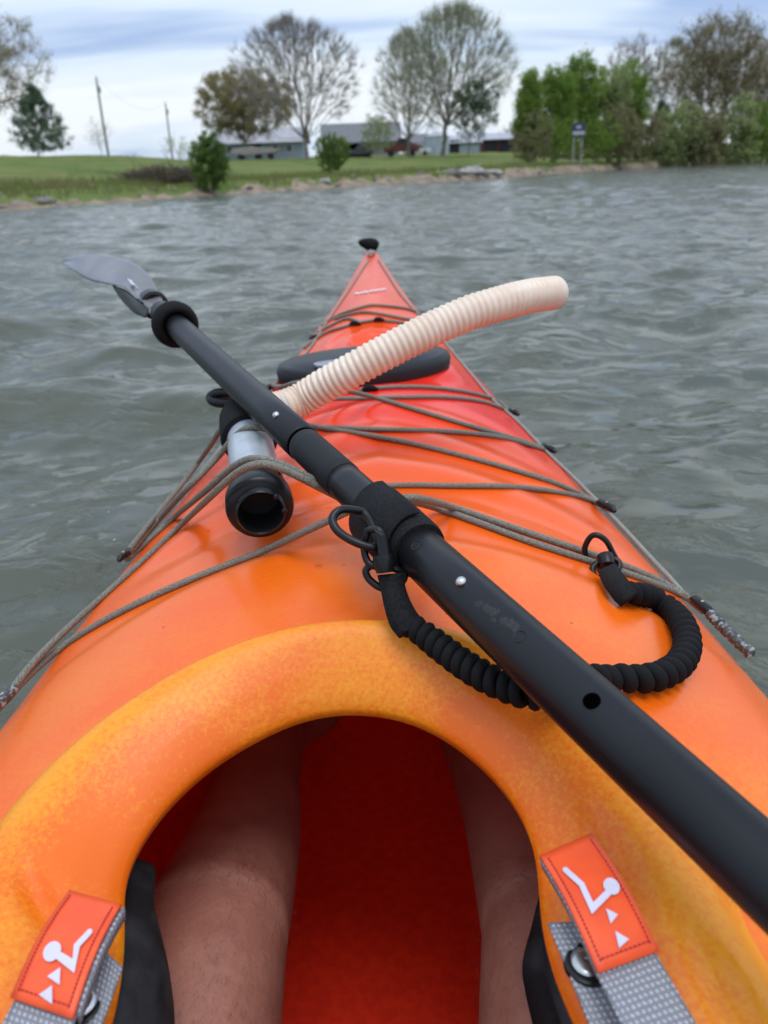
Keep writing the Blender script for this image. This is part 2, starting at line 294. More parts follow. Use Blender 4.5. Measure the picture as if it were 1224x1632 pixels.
def hit(px, py, off=0.0, fn=None):
    fn = fn or zdeck; r = ray(px, py); t = np.geomspace(0.12, 6.5, 2400)
    P = CAM[None]+r[None]*t[:, None]; f = P[:, 2]-fn(P[:, 0], P[:, 1])-off
    i = np.where(f < 0)[0]
    if len(i) == 0: return P[int(np.argmin(f+0.02*(P[:, 1] > 2.5)))]
    i = i[0]
    if i == 0: return P[0]
    a = f[i-1]/(f[i-1]-f[i]); return P[i-1]*(1-a)+P[i]*a
# opening of the cockpit: traced edge, closed behind by a round aft end
OP = [(180, 1632), (186, 1590), (193, 1550), (192, 1494), (189, 1444), (194, 1411), (217, 1361), (260, 1300), (330, 1234), (400, 1190), (480, 1152), (555, 1140), (640, 1149), (710, 1180), (780, 1235), (830, 1295), (856, 1350), (871, 1416), (869, 1464), (874, 1509), (883, 1558), (904, 1606), (919, 1632)]
opw = [hit(x, y, -0.034)[:2] for x, y in OP]
aft = [(0.095, 0.16), (0.125, 0.08), (0.145, -0.03), (0.145, -0.16), (0.115, -0.28), (0.05, -0.35), (-0.03, -0.37), (-0.11, -0.35), (-0.175, -0.28), (-0.205, -0.16), (-0.20, -0.03), (-0.175, 0.08), (-0.145, 0.16)]
ctl = [np.array(p) for p in opw]+[np.array(p) for p in aft]
def resample(P, n, closed=True, smooth=0):
    P = np.array(P); Q = np.vstack([P, P[:1]]) if closed else P
    s = np.r_[0, np.cumsum(np.linalg.norm(np.diff(Q, axis=0), axis=1))]
    u = np.linspace(0, s[-1], n, endpoint=not closed); out = np.stack([np.interp(u, s, Q[:, k]) for k in range(P.shape[1])], 1)
    for _ in range(smooth): out = (np.roll(out, 1, 0)+np.roll(out, -1, 0)+2*out)/4
    return out
OC = resample(ctl, 360, smooth=14)
tg = np.roll(OC, -1, 0)-np.roll(OC, 1, 0); tg /= np.linalg.norm(tg, axis=1)[:, None]
NO = np.stack([-tg[:, 1], tg[:, 0]], 1)                                  # outward (curve runs clockwise seen from above)
if np.mean(np.sum(NO*(OC-OC.mean(0)), 1)) < 0: NO = -NO
for _ in range(60): NO = (np.roll(NO, 1, 0)+np.roll(NO, -1, 0)+2*NO); NO /= np.linalg.norm(NO, axis=1)[:, None]
WS = 0.54+0.46*(1-np.clip(NO[:, 1], 0, 1)**1.5)            # the rim is narrower in front than at the sides
def d_open(x, Y):
    x = np.ravel(x); Y = np.ravel(Y); P = np.stack([x, Y], 1); out = np.empty(len(P)); 
    for a in range(0, len(P), 4000):
        D = P[a:a+4000, None, :]-OC[None]; d2 = (D**2).sum(2); j = d2.argmin(1); dd = np.sqrt(d2[np.arange(len(j)), j])
        sgn = np.sign((D[np.arange(len(j)), j]*NO[j]).sum(1)); out[a:a+4000] = dd*sgn/WS[j]
    return out
PD = [-0.004, 0.0, 0.008, 0.02, 0.035, 0.05, 0.062, 0.072, 0.080, 0.088, 0.096, 0.104]
PZ = [-0.026, -0.018, -0.0115, -0.003, 0.005, 0.0125, 0.0165, 0.0160, 0.0115, 0.003, -0.002, -0.007]
_P = (np.linspace(-0.004, 0.104, 60), None)
_pz = np.interp(_P[0], PD, PZ); _pz = np.convolve(np.pad(_pz, 2, mode='edge'), [1/9, 2/9, 3/9, 2/9, 1/9], mode='valid')
def dents(x, Y):
    z = 0
    for (cx, cy, ang, la, lb, dp) in DENT:
        a = (x-cx)*math.cos(ang)+(Y-cy)*math.sin(ang); b = -(x-cx)*math.sin(ang)+(Y-cy)*math.cos(ang)
        z = z-dp*np.exp(-(a/la)**2-(b/lb)**2)
    return z
DENT = []
for (x, y, ang, la, lb, dp) in [(978, 1352, 1.75, 0.022, 0.0065, 0.009), (1160, 1600, 1.7, 0.024, 0.009, 0.009), (62, 1428, 2.3, 0.026, 0.0065, 0.009)]:
    p = hit(x, y, 0.005); DENT.append((p[0], p[1], ang, la, lb, dp))
def zring(x, Y, d): return zdeck(x, Y)+np.interp(d, _P[0], _pz)+dents(x, Y)
def ztop(x, Y):
    x = np.atleast_1d(x); Y = np.atleast_1d(Y); d = d_open(x, Y)
    z = zdeck(x, Y); r = np.interp(d, _P[0], _pz, right=-0.006)
    z = np.where((d > -0.003) & (d < 0.104), np.maximum(z, z+r), z); return np.where(d < -0.003, -1.0, z)+np.where(d > -0.003, dents(x, Y), 0)
def zwhole(x, Y):
    """coaming surface carried on level over the opening, for what bridges its edge"""
    x = np.atleast_1d(x); Y = np.atleast_1d(Y); d = np.clip(d_open(x, Y), 0.03, 0.104); return zdeck(x, Y)+np.interp(d, _P[0], _pz)
def grid_mesh(name, V, keep=None):
    n, m = V.shape[:2]; idx = np.arange(n*m).reshape(n, m)
    Q = np.stack([idx[:-1, :-1], idx[:-1, 1:], idx[1:, 1:], idx[1:, :-1]], -1).reshape(-1, 4)
    if keep is not None: Q = Q[keep.reshape(-1)]
    used = np.unique(Q); rm = np.full(n*m, -1); rm[used] = np.arange(len(used))
    return mesh_np(name, V.reshape(-1, 3)[used], rm[Q])
kayak = thing('kayak', 'orange and yellow sea kayak with grey bungee cords across its long pointed deck', 'kayak', (0, 0, 0))
# deck
ys = np.concatenate([np.arange(-2.35, -0.5, 0.03), np.arange(-0.5, 0.85, 0.008), np.arange(0.85, 2.53, 0.010), [2.53]])
us = np.sin(np.linspace(-math.pi/2, math.pi/2, 121)); us = np.sign(us)*np.abs(us)
YY, UU = np.meshgrid(ys, us, indexing='ij'); XX = xc(YY)+UU*hw(YY); V = np.stack([XX, YY, zdeck(XX, YY)], -1)
cx_ = (XX[:-1, :-1]+XX[1:, 1:])/2; cy_ = (YY[:-1, :-1]+YY[1:, 1:])/2
keep = (d_open(cx_, cy_) > 0.088).reshape(cx_.shape)
link('deck', grid_mesh('deck', V, keep), M['deck'], kayak)
# coaming ring
ds = np.linspace(-0.004, 0.104, 40); n = len(OC)
rows = []
for dep, dd in ((-0.026, 0.022), (-0.0295, 0.010), (-0.0315, 0.002), (-0.0305, -0.0025)):
    q = OC+NO*dd; rows.append(np.stack([q[:, 0], q[:, 1], zdeck(q[:, 0], q[:, 1])+dep], 1))
for d in ds:
    q = OC+NO*(d*WS)[:, None]; rows.append(np.stack([q[:, 0], q[:, 1], zring(q[:, 0], q[:, 1], d)], 1))
R_ = np.array(rows); R_ = np.concatenate([R_, R_[:, :1]], 1)
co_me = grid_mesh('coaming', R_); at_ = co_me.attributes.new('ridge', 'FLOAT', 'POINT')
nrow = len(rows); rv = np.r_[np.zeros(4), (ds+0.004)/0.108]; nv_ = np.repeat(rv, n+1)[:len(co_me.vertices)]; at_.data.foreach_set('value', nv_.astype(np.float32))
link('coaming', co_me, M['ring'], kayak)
# hull shell, outer and inner
def hull(off, zfloor, ymin=-2.35, ymax=2.53, m=28):
    yy = np.linspace(ymin, ymax, 120); rows = []
    for y in yy:
        wv = hw(y)-off; wv = max(wv, 0.002); zs_ = zsheer(y)-0.012-off*0.5; zb = -0.10+zfloor+0.45*max(0, (abs(y-0.05)-1.55)/1.0)**2.0
        zb = min(zb, zs_-0.01); r = []
        for k in range(m+1):
            a = math.pi*k/m; c, s = math.cos(a), math.sin(a)
            xx = xc(y)+wv*np.sign(c)*abs(c)**0.62*(0.90+0.10*(1-s)); zz = zs_-(zs_-zb)*s**0.72
            r.append((xx, y, zz))
        rows.append(r)
    return np.array(rows)
link('hull', grid_mesh('hull', hull(0.0, 0.0)), M['deck'], kayak)
link('inner_hull', grid_mesh('inner_hull', hull(0.012, 0.035, -0.9, 1.7)), M['bounce_red'], kayak)
# water surface hole is cut with this same outline later
# hatch lid
def lathe(mb, c, prof, n=48, ax=None, sx=1, sy=1):
    c = np.array(c, float); V = []; mm = len(prof)
    if ax is None: A, B, Cx = np.array([1., 0, 0]), np.array([0, 1., 0]), np.array([0, 0, 1.])
    else:
        Cx = np.array(ax, float); Cx /= np.linalg.norm(Cx); A = np.cross(Cx, [0, 0, 1.]) if abs(Cx[2]) < 0.9 else np.cross(Cx, [1., 0, 0]); A /= np.linalg.norm(A); B = np.cross(Cx, A)
    for r, h in prof:
        for k in range(n):
            a = 2*math.pi*k/n; V.append(c+A*math.cos(a)*r*sx+B*math.sin(a)*r*sy+Cx*h)
    Fc = [(i*n+k, i*n+(k+1) % n, (i+1)*n+(k+1) % n, (i+1)*n+k) for i in range(mm-1) for k in range(n)]
    mb.add(V, Fc); return mb
R0 = HR*0.98
lid = lathe(MB(), (HX, HY, 0.388), [(R0*0.97, -0.004), (R0, 0.002), (R0*1.01, 0.016), (R0*0.985, 0.025), (R0*0.93, 0.0285), (R0*0.90, 0.0275), (R0*0.86, 0.030), (R0*0.6, 0.034), (R0*0.3, 0.0365), (0.001, 0.037)], 64, sy=0.62); lid.v = [(a, b+(a-HX)*0.22, c) for a, b, c in lid.v]; lid = lid.build('hatch_lid', M['rubber'], kayak)
bmb = MB(); q = hit(545, 578, 0, lambda x, y: np.full_like(np.asarray(x, float), 0.4225))
lathe(bmb, (q[0], q[1], 0.4210), [(0.030, -0.002), (0.030, 0.0016), (0.028, 0.0022), (0.001, 0.0022)], 32, sx=1.5, sy=0.8)
bmb.build('hatch_oval', mat('oval_blue_grey', (0.26, 0.30, 0.38), 0.3, var=0.3, vscale=60), lid)  # thin blue-grey oval on top of the lid
# cords: mixed pixel control points on the deck or at a depth
def cpath(ctrl, off, k=5):
    """ctrl: (px,py) lies on the deck; (px,py,depth) hangs free"""
    out = []; pts = [np.array(c[:2], float) for c in ctrl]
    dense = catmull(pts, k) if len(pts) > 2 else [pts[0]+(pts[1]-pts[0])*i/k for i in range(k+1)]
    deckz = lambda x, y: ztop(x, y)
    for i, p in enumerate(dense):
        s = min(i//k, len(ctrl)-2); a, b = ctrl[s], ctrl[s+1]; f = (i-s*k)/k
        if len(a) == 2 and len(b) == 2: out.append(hit(p[0], p[1], off))
        else:
            def dp(c): return c[2] if len(c) == 3 else float((hit(c[0], c[1], off)-CAM)@_f)
            out.append(pt(p[0], p[1], 1/((1-f)/dp(a)+f/dp(b))))
    out = np.array(out)
    for _ in range(2): out[1:-1] = (out[:-2]+2*out[1:-1]+out[2:])/4
    return out
RC = 0.0033
cords = [
 [(432, 612), (446, 618, 1.02), (472, 610, 0.97), (500, 611, 0.96), (545, 621, 0.97), (600, 634), (660, 652), (760, 682), (830, 702), (866, 714)],
 [(436, 628), (452, 634, 1.0), (490, 636, 0.985), (560, 635), (640, 633), (710, 633), (770, 640), (814, 656)],
 [(572, 622), (620, 617), (680, 617), (740, 624), (790, 637), (814, 656)],
 [(468, 664, 0.86), (490, 678), (560, 683), (640, 685), (720, 688), (800, 697), (866, 716)],
 [(468, 668, 0.86), (490, 678), (540, 686), (640, 703), (740, 727), (830, 752), (900, 776), (962, 806)],
 [(590, 775), (650, 773), (720, 774), (800, 775), (870, 781), (930, 793), (964, 808)],
 [(590, 812, 0.62), (640, 795, 0.60), (670, 795, 0.615), (720, 808), (800, 835), (880, 862), (960, 889), (1040, 920), (1098, 952)],
 [(590, 815, 0.63), (640, 798, 0.61), (690, 808), (760, 832), (840, 862), (920, 888), (1000, 914), (1070, 940), (1112, 962)],
 [(600, 800, 0.60), (570, 808, 0.60), (540, 822, 0.61), (480, 850, 0.64), (420, 878), (350, 905), (270, 938), (190, 976), (120, 1016), (70, 1054), (30, 1092), (12, 1112)],
 [(540, 790, 0.66), (500, 765, 0.645), (450, 741, 0.635), (420, 732, 0.63), (392, 733, 0.64), (362, 751, 0.66), (330, 780, 0.68), (285, 818), (240, 858), (202, 892)],
 [(545, 795, 0.66), (500, 772, 0.64), (440, 743, 0.625), (404, 741, 0.625), (372, 758, 0.64), (335, 792, 0.66), (290, 835), (225, 896), (150, 963), (90, 1018), (50, 1060), (20, 1098)],
 [(470, 705, 0.86), (440, 690, 0.80), (415, 682, 0.785), (392, 682, 0.785), (371, 699, 0.80), (345, 731, 0.82), (300, 777, 0.80), (255, 825), (208, 880)],
 [(440, 672, 0.87), (405, 652, 0.86), (380, 650, 0.86), (361, 665, 0.87), (345, 695, 0.88), (320, 732), (290, 772), (250, 820), (206, 876)],
 [(512, 519), (528, 508), (544, 500), (568, 492), (592, 486), (620, 488), (650, 492), (676, 502)],
 [(533, 508), (556, 501), (582, 497), (616, 502), (640, 507), (668, 512)],
 [(484, 555), (502, 541), (522, 529), (548, 521), (573, 514), (602, 510), (630, 513), (660, 518)],
 [(506, 530), (530, 517), (554, 507), (573, 514)],
]
for i, c in enumerate(cords):
    MB().tube(cpath(c, RC*0.9), RC, 8).build('bungee_cord', M['cord'], kayak)
# knots / hooks where the cords cross
for (x, y, a) in [(590, 621, 0.1), (566, 517, 0.0), (604, 511, 0.0)]:
    p = hit(x, y, 0.003); MB().tube([p-np.array([0.012, 0, 0]), p-np.array([0.006, 0, -0.003]), p+np.array([0.002, 0, 0.003]), p+np.array([0.012, 0, 0])], [0.002, 0.0046, 0.0046, 0.002], 8).build('cord_knot', M['webblack'], kayak)
# deck lines along both gunwales and their fittings
dl_r = [(603, 413), (618, 436), (640, 468), (668, 499), (700, 532), (730, 565), (760, 600), (790, 635), (822, 662), (850, 690), (880, 722), (915, 755), (945, 785), (975, 815), (1010, 852), (1045, 890), (1078, 925), (1102, 953), (1126, 974)]
dl_l = [(588, 413), (575, 432), (556, 462), (538, 488), (520, 514), (500, 546), (478, 574), (455, 598), (438, 612), (420, 634), (385, 672), (345, 722), (300, 778), (250, 834), (206, 882)]
dl_r = [(x-6*min(1, max(0, (y-430)/200)), y+1) for x, y in dl_r]
MB().tube(cpath(dl_r, 0.0025), 0.0026, 8).build('deck_line', M['dline'], kayak)
MB().tube(cpath(dl_l, 0.0025), 0.0026, 8).build('deck_line', M['dline'], kayak)
def fitting(x, y, ang, sl=1.0):
    p = hit(x, y, 0.002); d = np.array([math.cos(ang), math.sin(ang), 0.0])
    mb = MB().tube([p-d*0.016*sl, p-d*0.011*sl+(0, 0, 0.002), p+d*0.011*sl+(0, 0, 0.002), p+d*0.016*sl], [0.0025, 0.0048*sl**.5, 0.0048*sl**.5, 0.0025], 8)
    o = mb.build('deck_fitting', M['black'], kayak)
    s = MB(); lathe(s, p+np.array([0, 0, 0.007]), [(0.0016, -0.0015), (0.0014, 0), (0.0001, 0.0003)], 12); s.build('screw', M['steel'], o)
for (x, y, a, *sc1) in [(817, 658, -1.05), (874, 716, -1.1), (966, 808, -1.15), (1118, 968, -1.35), (672, 500, -1.1), (198, 888, 1.2, 0.6), (434, 617, 1.1), (500, 538, 1.1)]: fitting(x, y, a, *(sc1 or [1.0]))
# reflective cord tail with knots
tail = cpath([(1130, 978), (1143, 990), (1152, 1000), (1165, 1012), (1180, 1026), (1197, 1042)], 0.004, 6)
rr = [0.0031+0.0024*abs(math.sin(i*1.25)) for i in range(len(tail))]
MB().tube(tail, rr, 10).build('reflective_cord_tail', M['reflect'], kayak)
tail = cpath([(20, 1098), (8, 1112), (-10, 1130)], 0.004, 5); MB().tube(tail, 0.005, 10).build('reflective_cord_tail', M['reflect'], kayak)
# bow toggle, shackle, print
pb = pt(594, 398, 0)  # placeholder replaced below
bx, by, bz = -0.012, 2.50, 0.488
tg_ = MB(); prof = catmull([(-0.038, 0, 0.008), (-0.026, 0, 0.005), (-0.005, 0, 0.0), (0.012, 0, -0.005), (0.022, 0, -0.010)], 4)
tg_.tube([np.array([bx, by, bz])+np.array(q) for q in prof], [0.003+0.017*math.sin(math.pi*((i+1)/(len(prof)+1))**1.5)**0.75 for i in range(len(prof))], 14).build('carry_toggle', M['foam'], kayak)
sh = MB(); p0 = np.array([bx, 2.43, float(zdeck(bx, 2.43))+0.006])
sh.tube([p0+np.array([0.009*math.cos(a), 0.026*math.sin(a), 0.002]) for a in np.linspace(0, 2*math.pi, 20)[:-1]], 0.0032, 8, closed=True)
sh.tube([p0+np.array([0, -0.026, 0]), p0+np.array([0, -0.055, 0.001])], 0.006, 8).build('bow_shackle', M['steel'], kayak)
zz = []
mb = MB()
for k, (dx_, w_) in enumerate([(-0.040, 0.010), (-0.027, 0.008), (-0.015, 0.011), (-0.001, 0.008), (0.011, 0.010), (0.024, 0.009), (0.036, 0.008)]):
    c0 = hit(592+dx_*560, 464-dx_*90, 0.0015); mb.box(c0, w_, 0.020, 0.001, 0.3)
mb.build('bow_lettering', mat('white_print', (0.75, 0.72, 0.74), 0.5, var=0.05), kayak)
# water drops and grit on the deck
mb = MB()
for (x, y, r) in [(float(rng.uniform(150, 1050)), float(rng.uniform(700, 1010)), float(rng.uniform(0.0006, 0.0017))) for _ in range(34)]+[(530, 998, 0.0030), (508, 902, 0.0034), (512, 838, 0.002), (548, 900, 0.0012), (700, 1000, 0.001), (252, 984, 0.0008), (333, 845, 0.0015), (470, 960, 0.0012), (620, 930, 0.001), (880, 830, 0.0014), (760, 960, 0.001)]:
    p = hit(x, y, 0); mb.sphere(p, r, 1, 1.2, 0.35, 12, 6)
dm = mat('water_drop', (1, 1, 1), 0.02, trans=1.0, ior=1.33); o = mb.build('water_drops', dm, kayak); tag(o, kind='stuff')

# thigh pads under the coaming
def sheet(name, poly3, th, m, parent, rows=None, bevel=0.002):
    c = np.mean(poly3, 0); a = np.array(poly3[1])-np.array(poly3[0]); b = np.array(poly3[2])-np.array(poly3[1]); nrm = np.cross(a, b); return MB().slab(poly3, th, nrm).build(name, m, parent, smooth=False, bevel=bevel)
def pad(pl, dep):
    P = [pt(x, y, d) for (x, y), d in zip(pl, dep)]; P2 = [p+np.array([0, -0.01, -0.10]) for p in P]
    return P
def padgrid(name, A, B, th=0.014):
    """strip between two rail curves A (top, tucked under the rim) and B (bottom edge)"""
    A = catmull(A, 5); B = catmull(B, 5); rows = []
    for a, b in zip(A, B):
        r = []
        nrm = np.cross(b-a, [0, 1, 0.3]); nrm /= np.linalg.norm(nrm)
        for k in range(7):
            f = k/6; r.append(a*(1-f)+b*f+nrm*th*math.sin(f*math.pi)*0.8)
        rows.append(r)
    o = link(name, grid_mesh(name, np.array(rows)), M['pad'], kayak); s = o.modifiers.new('s', 'SOLIDIFY'); s.thickness = 0.010; s.offset = 0
    return o
padgrid('thigh_pad', [pt(205, 1375, .47), pt(186, 1440, .44), pt(180, 1500, .41), pt(178, 1560, .395), pt(168, 1632, .375), pt(150, 1720, .36)],
        [pt(209, 1395, .49), pt(216, 1450, .47), pt(234, 1500, .46), pt(252, 1560, .45), pt(262, 1632, .44), pt(262, 1720, .43)])
padgrid('thigh_pad', [pt(872, 1400, .46), pt(874, 1450, .43), pt(878, 1500, .41), pt(888, 1560, .395), pt(912, 1632, .38), pt(950, 1720, .36)],
        [pt(868, 1430, .48), pt(858, 1480, .47), pt(843, 1540, .455), pt(848, 1580, .45), pt(860, 1632, .44), pt(880, 1720, .43)])
# hung foot brace glimpse inside
p = pt(482, 1163, 0.66); MB().tube(catmull([p+np.array([-0.02, 0.03, 0.012]), p+np.array([-0.008, 0.02, -0.001]), p+np.array([0.015, 0.03, 0.008])], 4), 0.005, 8).build('foot_brace_cable', M['black'], kayak)

# adjuster straps with orange patch and print
def strap(corners, below, web_under, logo, flip):
    """corners: tl,tr,br,bl pixels of the patch; lies 12 mm above the coaming"""
    H = lambda x, y, o: hit(x, y, o, zwhole)
    root = None
    tl, tr, br, bl = [np.array(c, float) for c in corners]
    def P(u, v, off=0.0):                       # bilinear: u across, v down the patch; bulges up mid-way
        q = tl*(1-u)*(1-v)+tr*u*(1-v)+br*u*v+bl*(1-u)*v
        return np.array([q[0], q[1]])
    c3 = [H(*tl, 0.016), H(*tr, 0.016), H(*br, 0.020), H(*bl, 0.020)]
    def P3(u, v, off=0.0):
        a = c3[0]*(1-u)*(1-v)+c3[1]*u*(1-v)+c3[2]*u*v+c3[3]*(1-u)*v
        nn = np.cross(c3[1]-c3[0], c3[0]-c3[3]); nn /= np.linalg.norm(nn); nn = nn if nn[2] > 0 else -nn
        return a+nn*(0.0035*math.sin(math.pi*np.clip(v, 0, 1))+off-0.006*max(0, -v)**1*3)
    # webbing: continues beyond the patch
    nv, nu = 26, 8; vs = np.linspace(0.02, below, nv)
    Vw = np.array([[P3(u, v, -0.0024) for u in np.linspace(0.02, 0.98, nu+1)] for v in vs])
    me = grid_mesh('adjuster_strap', Vw); Lw = np.linalg.norm(c3[3]-c3[0]); Ww = np.linalg.norm(c3[1]-c3[0])
    uvl = me.uv_layers.new(name='UVMap')
    co = np.array([[u*Ww, v*Lw] for v in vs for u in np.linspace(0, 1, nu+1)])
    for lp in me.loops: uvl.data[lp.index].uv = co[lp.vertex_index]
    st = link('adjuster_strap', me, M['web'], kayak); so_ = st.modifiers.new('s', 'SOLIDIFY'); so_.thickness = 0.0016; so_.offset = 0
    # lower layer of webbing screwed to the coaming
    wp = [H(x, y, 0.003) for x, y in web_under]; a0, a1, b1, b0 = wp
    Vl = np.array([[(a0*(1-u)+a1*u)*(1-v)+(b0*(1-u)+b1*u)*v for u in np.linspace(0, 1, 5)] for v in np.linspace(0, 1, 12)])
    for i in range(12):
        for j in range(5): Vl[i, j, 2] = max(Vl[i, j, 2], float(ztop(Vl[i, j, 0], Vl[i, j, 1])[0])+0.0025)
    me2 = grid_mesh('webbing_base', Vl); uvl = me2.uv_layers.new(name='UVMap')
    co = np.array([[u*np.linalg.norm(a1-a0), v*np.linalg.norm(b0-a0)] for v in np.linspace(0, 1, 12) for u in np.linspace(0, 1, 5)])
    for lp in me2.loops: uvl.data[lp.index].uv = co[lp.vertex_index]
    wb = link('webbing_base', me2, M['web'], st); so2 = wb.modifiers.new('s', 'SOLIDIFY'); so2.thickness = 0.0018; so2.offset = 1
    # fold that joins the two layers at the top end and the side edge
    Ve = np.array([[P3(flip, v, -0.001)*(1-f)+(P3(flip, v, -0.010)+(P3(1-flip, v)-P3(flip, v))*0.10)*f for f in (0, 0.5, 1)] for v in np.linspace(0.0, 0.95, 14)])
    me3 = grid_mesh('folded_edge', Ve); uvl = me3.uv_layers.new(name='UVMap')
    for lp in me3.loops: i = lp.vertex_index; uvl.data[lp.index].uv = ((i % 3)*0.004, (i//3)*Lw/14)
    fe = link('folded_edge', me3, M['web'], st); s3 = fe.modifiers.new('s', 'SOLIDIFY'); s3.thickness = 0.0012
    # patch
    Vp = np.array([[P3(u, v, 0.0006) for u in np.linspace(0, 1, 9)] for v in np.linspace(0, 1, 14)])
    pa = link('patch', grid_mesh('patch', Vp), M['patch'], st); s4 = pa.modifiers.new('s', 'SOLIDIFY'); s4.thickness = 0.0013; s4.offset = 0
    # logo in patch coordinates (u across, v down)
    off = 0.0014
    if (np.cross(c3[1]-c3[0], c3[0]-c3[3])[2] > 0): pass
    cu, cv, cr_ = logo['circle']; lm = MB()
    ring = [P3(cu+cr_*math.cos(a), cv+cr_*math.sin(a)*Ww/Lw, off+0.0008) for a in np.linspace(0, 2*math.pi, 25)[:-1]]
    nn = np.cross(c3[1]-c3[0], c3[0]-c3[3]); lm.slab(ring, 0.0004, nn); lm.build('logo_circle', M['print'], st, smooth=False)
    arm = [np.array(p) for p in logo['arm']]; t_ = logo['t']; lm = MB()
    asp = np.array([Ww, Lw])
    Lp, Rp = [], []
    for i, p_ in enumerate(arm):
        a = arm[max(0, i-1)]*asp; b = arm[min(len(arm)-1, i+1)]*asp; d = b-a; d /= np.linalg.norm(d); k_ = np.array([-d[1], d[0]])*t_*Ww
        if 0 < i < len(arm)-1:
            e1 = arm[i]*asp-a; e1 /= np.linalg.norm(e1); k1 = np.array([-e1[1], e1[0]]); k_ = k_/max(0.5, k1@(k_/np.linalg.norm(k_)))
        Lp.append((p_*asp+k_)/asp); Rp.append((p_*asp-k_)/asp)
    for i in range(len(arm)-1):
        lm.slab([P3(*Lp[i], off+0.0009), P3(*Lp[i+1], off+0.0009), P3(*Rp[i+1], off+0.0009), P3(*Rp[i], off+0.0009)], 0.0004, nn)
    e0 = arm[0]; lm.slab([P3(e0[0]+t_*math.cos(a), e0[1]+t_*math.sin(a)*Ww/Lw, off+0.0010) for a in np.linspace(0, 2*math.pi, 13)[:-1]], 0.0004, nn)
    lm.build('logo_arm', M['print'], st, smooth=False)
    for tri in logo['tri']:
        MB().slab([P3(u, v, off+0.0008) for u, v in tri], 0.0004, nn).build('logo_triangle', M['print'], st, smooth=False)
    # stitches
    sm_ = MB(); run = []
    for v in np.arange(0.06, 0.94, 0.032): run += [((0.09, v), (0.09, v+0.018)), ((0.91, v), (0.91, v+0.018))]
    for u in np.arange(0.12, 0.9, 0.075): run.append(((u, 0.93), (u+0.045, 0.93)))
    for a, b in run: sm_.tube([P3(*a, off+0.0001), P3((a[0]+b[0])/2, (a[1]+b[1])/2, off+0.0008), P3(*b, off+0.0001)], 0.00035, 5)
    q = sm_.build('stitching', M['stitch'], st); tag(q, kind='stuff')
    return st, P3
lr = dict(circle=(0.755, 0.50, 0.125), arm=[(0.22, 0.235), (0.33, 0.40), (0.305, 0.60), (0.66, 0.535)], t=0.047,
          tri=[[(0.50, 0.635), (0.46, 0.745), (0.63, 0.705)], [(0.475, 0.80), (0.42, 0.91), (0.62, 0.88)]])
ll = dict(circle=(0.36, 0.60, 0.135), arm=[(0.79, 0.36), (0.70, 0.50), (0.78, 0.66), (0.44, 0.61)], t=0.047,
          tri=[[(0.59, 0.70), (0.45, 0.79), (0.68, 0.82)], [(0.57, 0.84), (0.43, 0.93), (0.67, 0.96)]])
st_r, _ = strap([(860, 1366), (942, 1330), (1050, 1517), (953, 1553)], 1.75, [(874, 1470), (925, 1462), (1010, 1690), (985, 1750)][:1]+[(950, 1468), (1060, 1720), (985, 1740)], lr, 0.0)
st_l, _ = strap([(112, 1421), (194, 1443), (117, 1626), (18, 1592)], 1.5, [(150, 1500), (194, 1540), (130, 1720), (60, 1720)], ll, 1.0)
tag(st_r, 'right hand adjuster strap beside the rivet'); tag(st_l, 'left hand adjuster strap')
for (x, y, par) in [(935, 1536, st_r), (130, 1600, st_l)]:
    p = hit(x, y, 0.005, ztop); mb = MB(); lathe(mb, p, [(0.0100, -0.002), (0.0100, 0.001), (0.0088, 0.0016), (0.0070, 0.0014)], 28); mb.build('grommet', M['black'], par)
    mb = MB(); lathe(mb, p, [(0.0070, 0.0003), (0.0066, 0.0014), (0.0045, 0.0022), (0.0014, 0.0024), (0.0011, 0.0016), (0.0001, 0.0016)], 28); mb.build('rivet', M['steel'], par)

# ------------------------------------------------------------------ paddle
def shaft_pt(x):
    """point on the shaft axis for a pixel column"""
    y = np.interp(x, [170, 250, 300, 475, 700, 900, 1190, 1500], [412, 488, 536, 700, 895, 1075, 1352, 1645])
    return y
ax0 = pt(254, 494, 1.16); ax1 = pt(1200, 1372, 0.312)
axd = (ax1-ax0)/np.linalg.norm(ax1-ax0); LEN = np.linalg.norm(ax1-ax0)
def on_axis(px):                                      # parameter along axis whose projection has column px
    lo, hi = -0.5, LEN+0.15
    for _ in range(50):
        m = (lo+hi)/2; P_ = ax0+axd*m-CAM; x = PW/2+FPX*(P_@_r)/(P_@_f)
        if x < px: lo = m
        else: hi = m
    return (lo+hi)/2
paddle = thing('paddle', 'long black kayak paddle lying diagonally over the foredeck with a dark grey blade', 'paddle', tuple(ax0))
_side = np.cross(axd, [0, 0, 1.]); _side /= np.linalg.norm(_side); _upn = np.cross(_side, axd)
view = -(ax0+axd*(LEN*0.6)-CAM); view /= np.linalg.norm(view); toward = view-axd*view.dot(axd); toward /= np.linalg.norm(toward); across = np.cross(axd, toward)
A = lambda s: ax0+axd*s
def shaft(name, s0, s1, r, m, n=32, k=6):
    mb = MB(); P_ = [A(s0), A(s0+0.0008)]+[A(s0+(s1-s0)*i/k) for i in range(1, k)]+[A(s1-0.0008), A(s1)]
    mb.tube(P_, [r-0.0008, r]+[r]*(k-1)+[r, r-0.0008], n); return mb.build(name, m, paddle)
sj = on_axis(484); sg = on_axis(548); sv = on_axis(600)
shaft('upper_shaft', 0.015, sj, 0.0168, M['shaft'])
shaft('joint_collar', sj, sj+0.004, 0.0160, M['hole'])
shaft('grip_sleeve', sj+0.004, sg, 0.0160, M['grip'])
shaft('mid_shaft', sg, sv+0.03, 0.0153, M['shaft'])
shaft('lower_shaft', sv+0.01, LEN+0.45, 0.0172, M['shaft'])
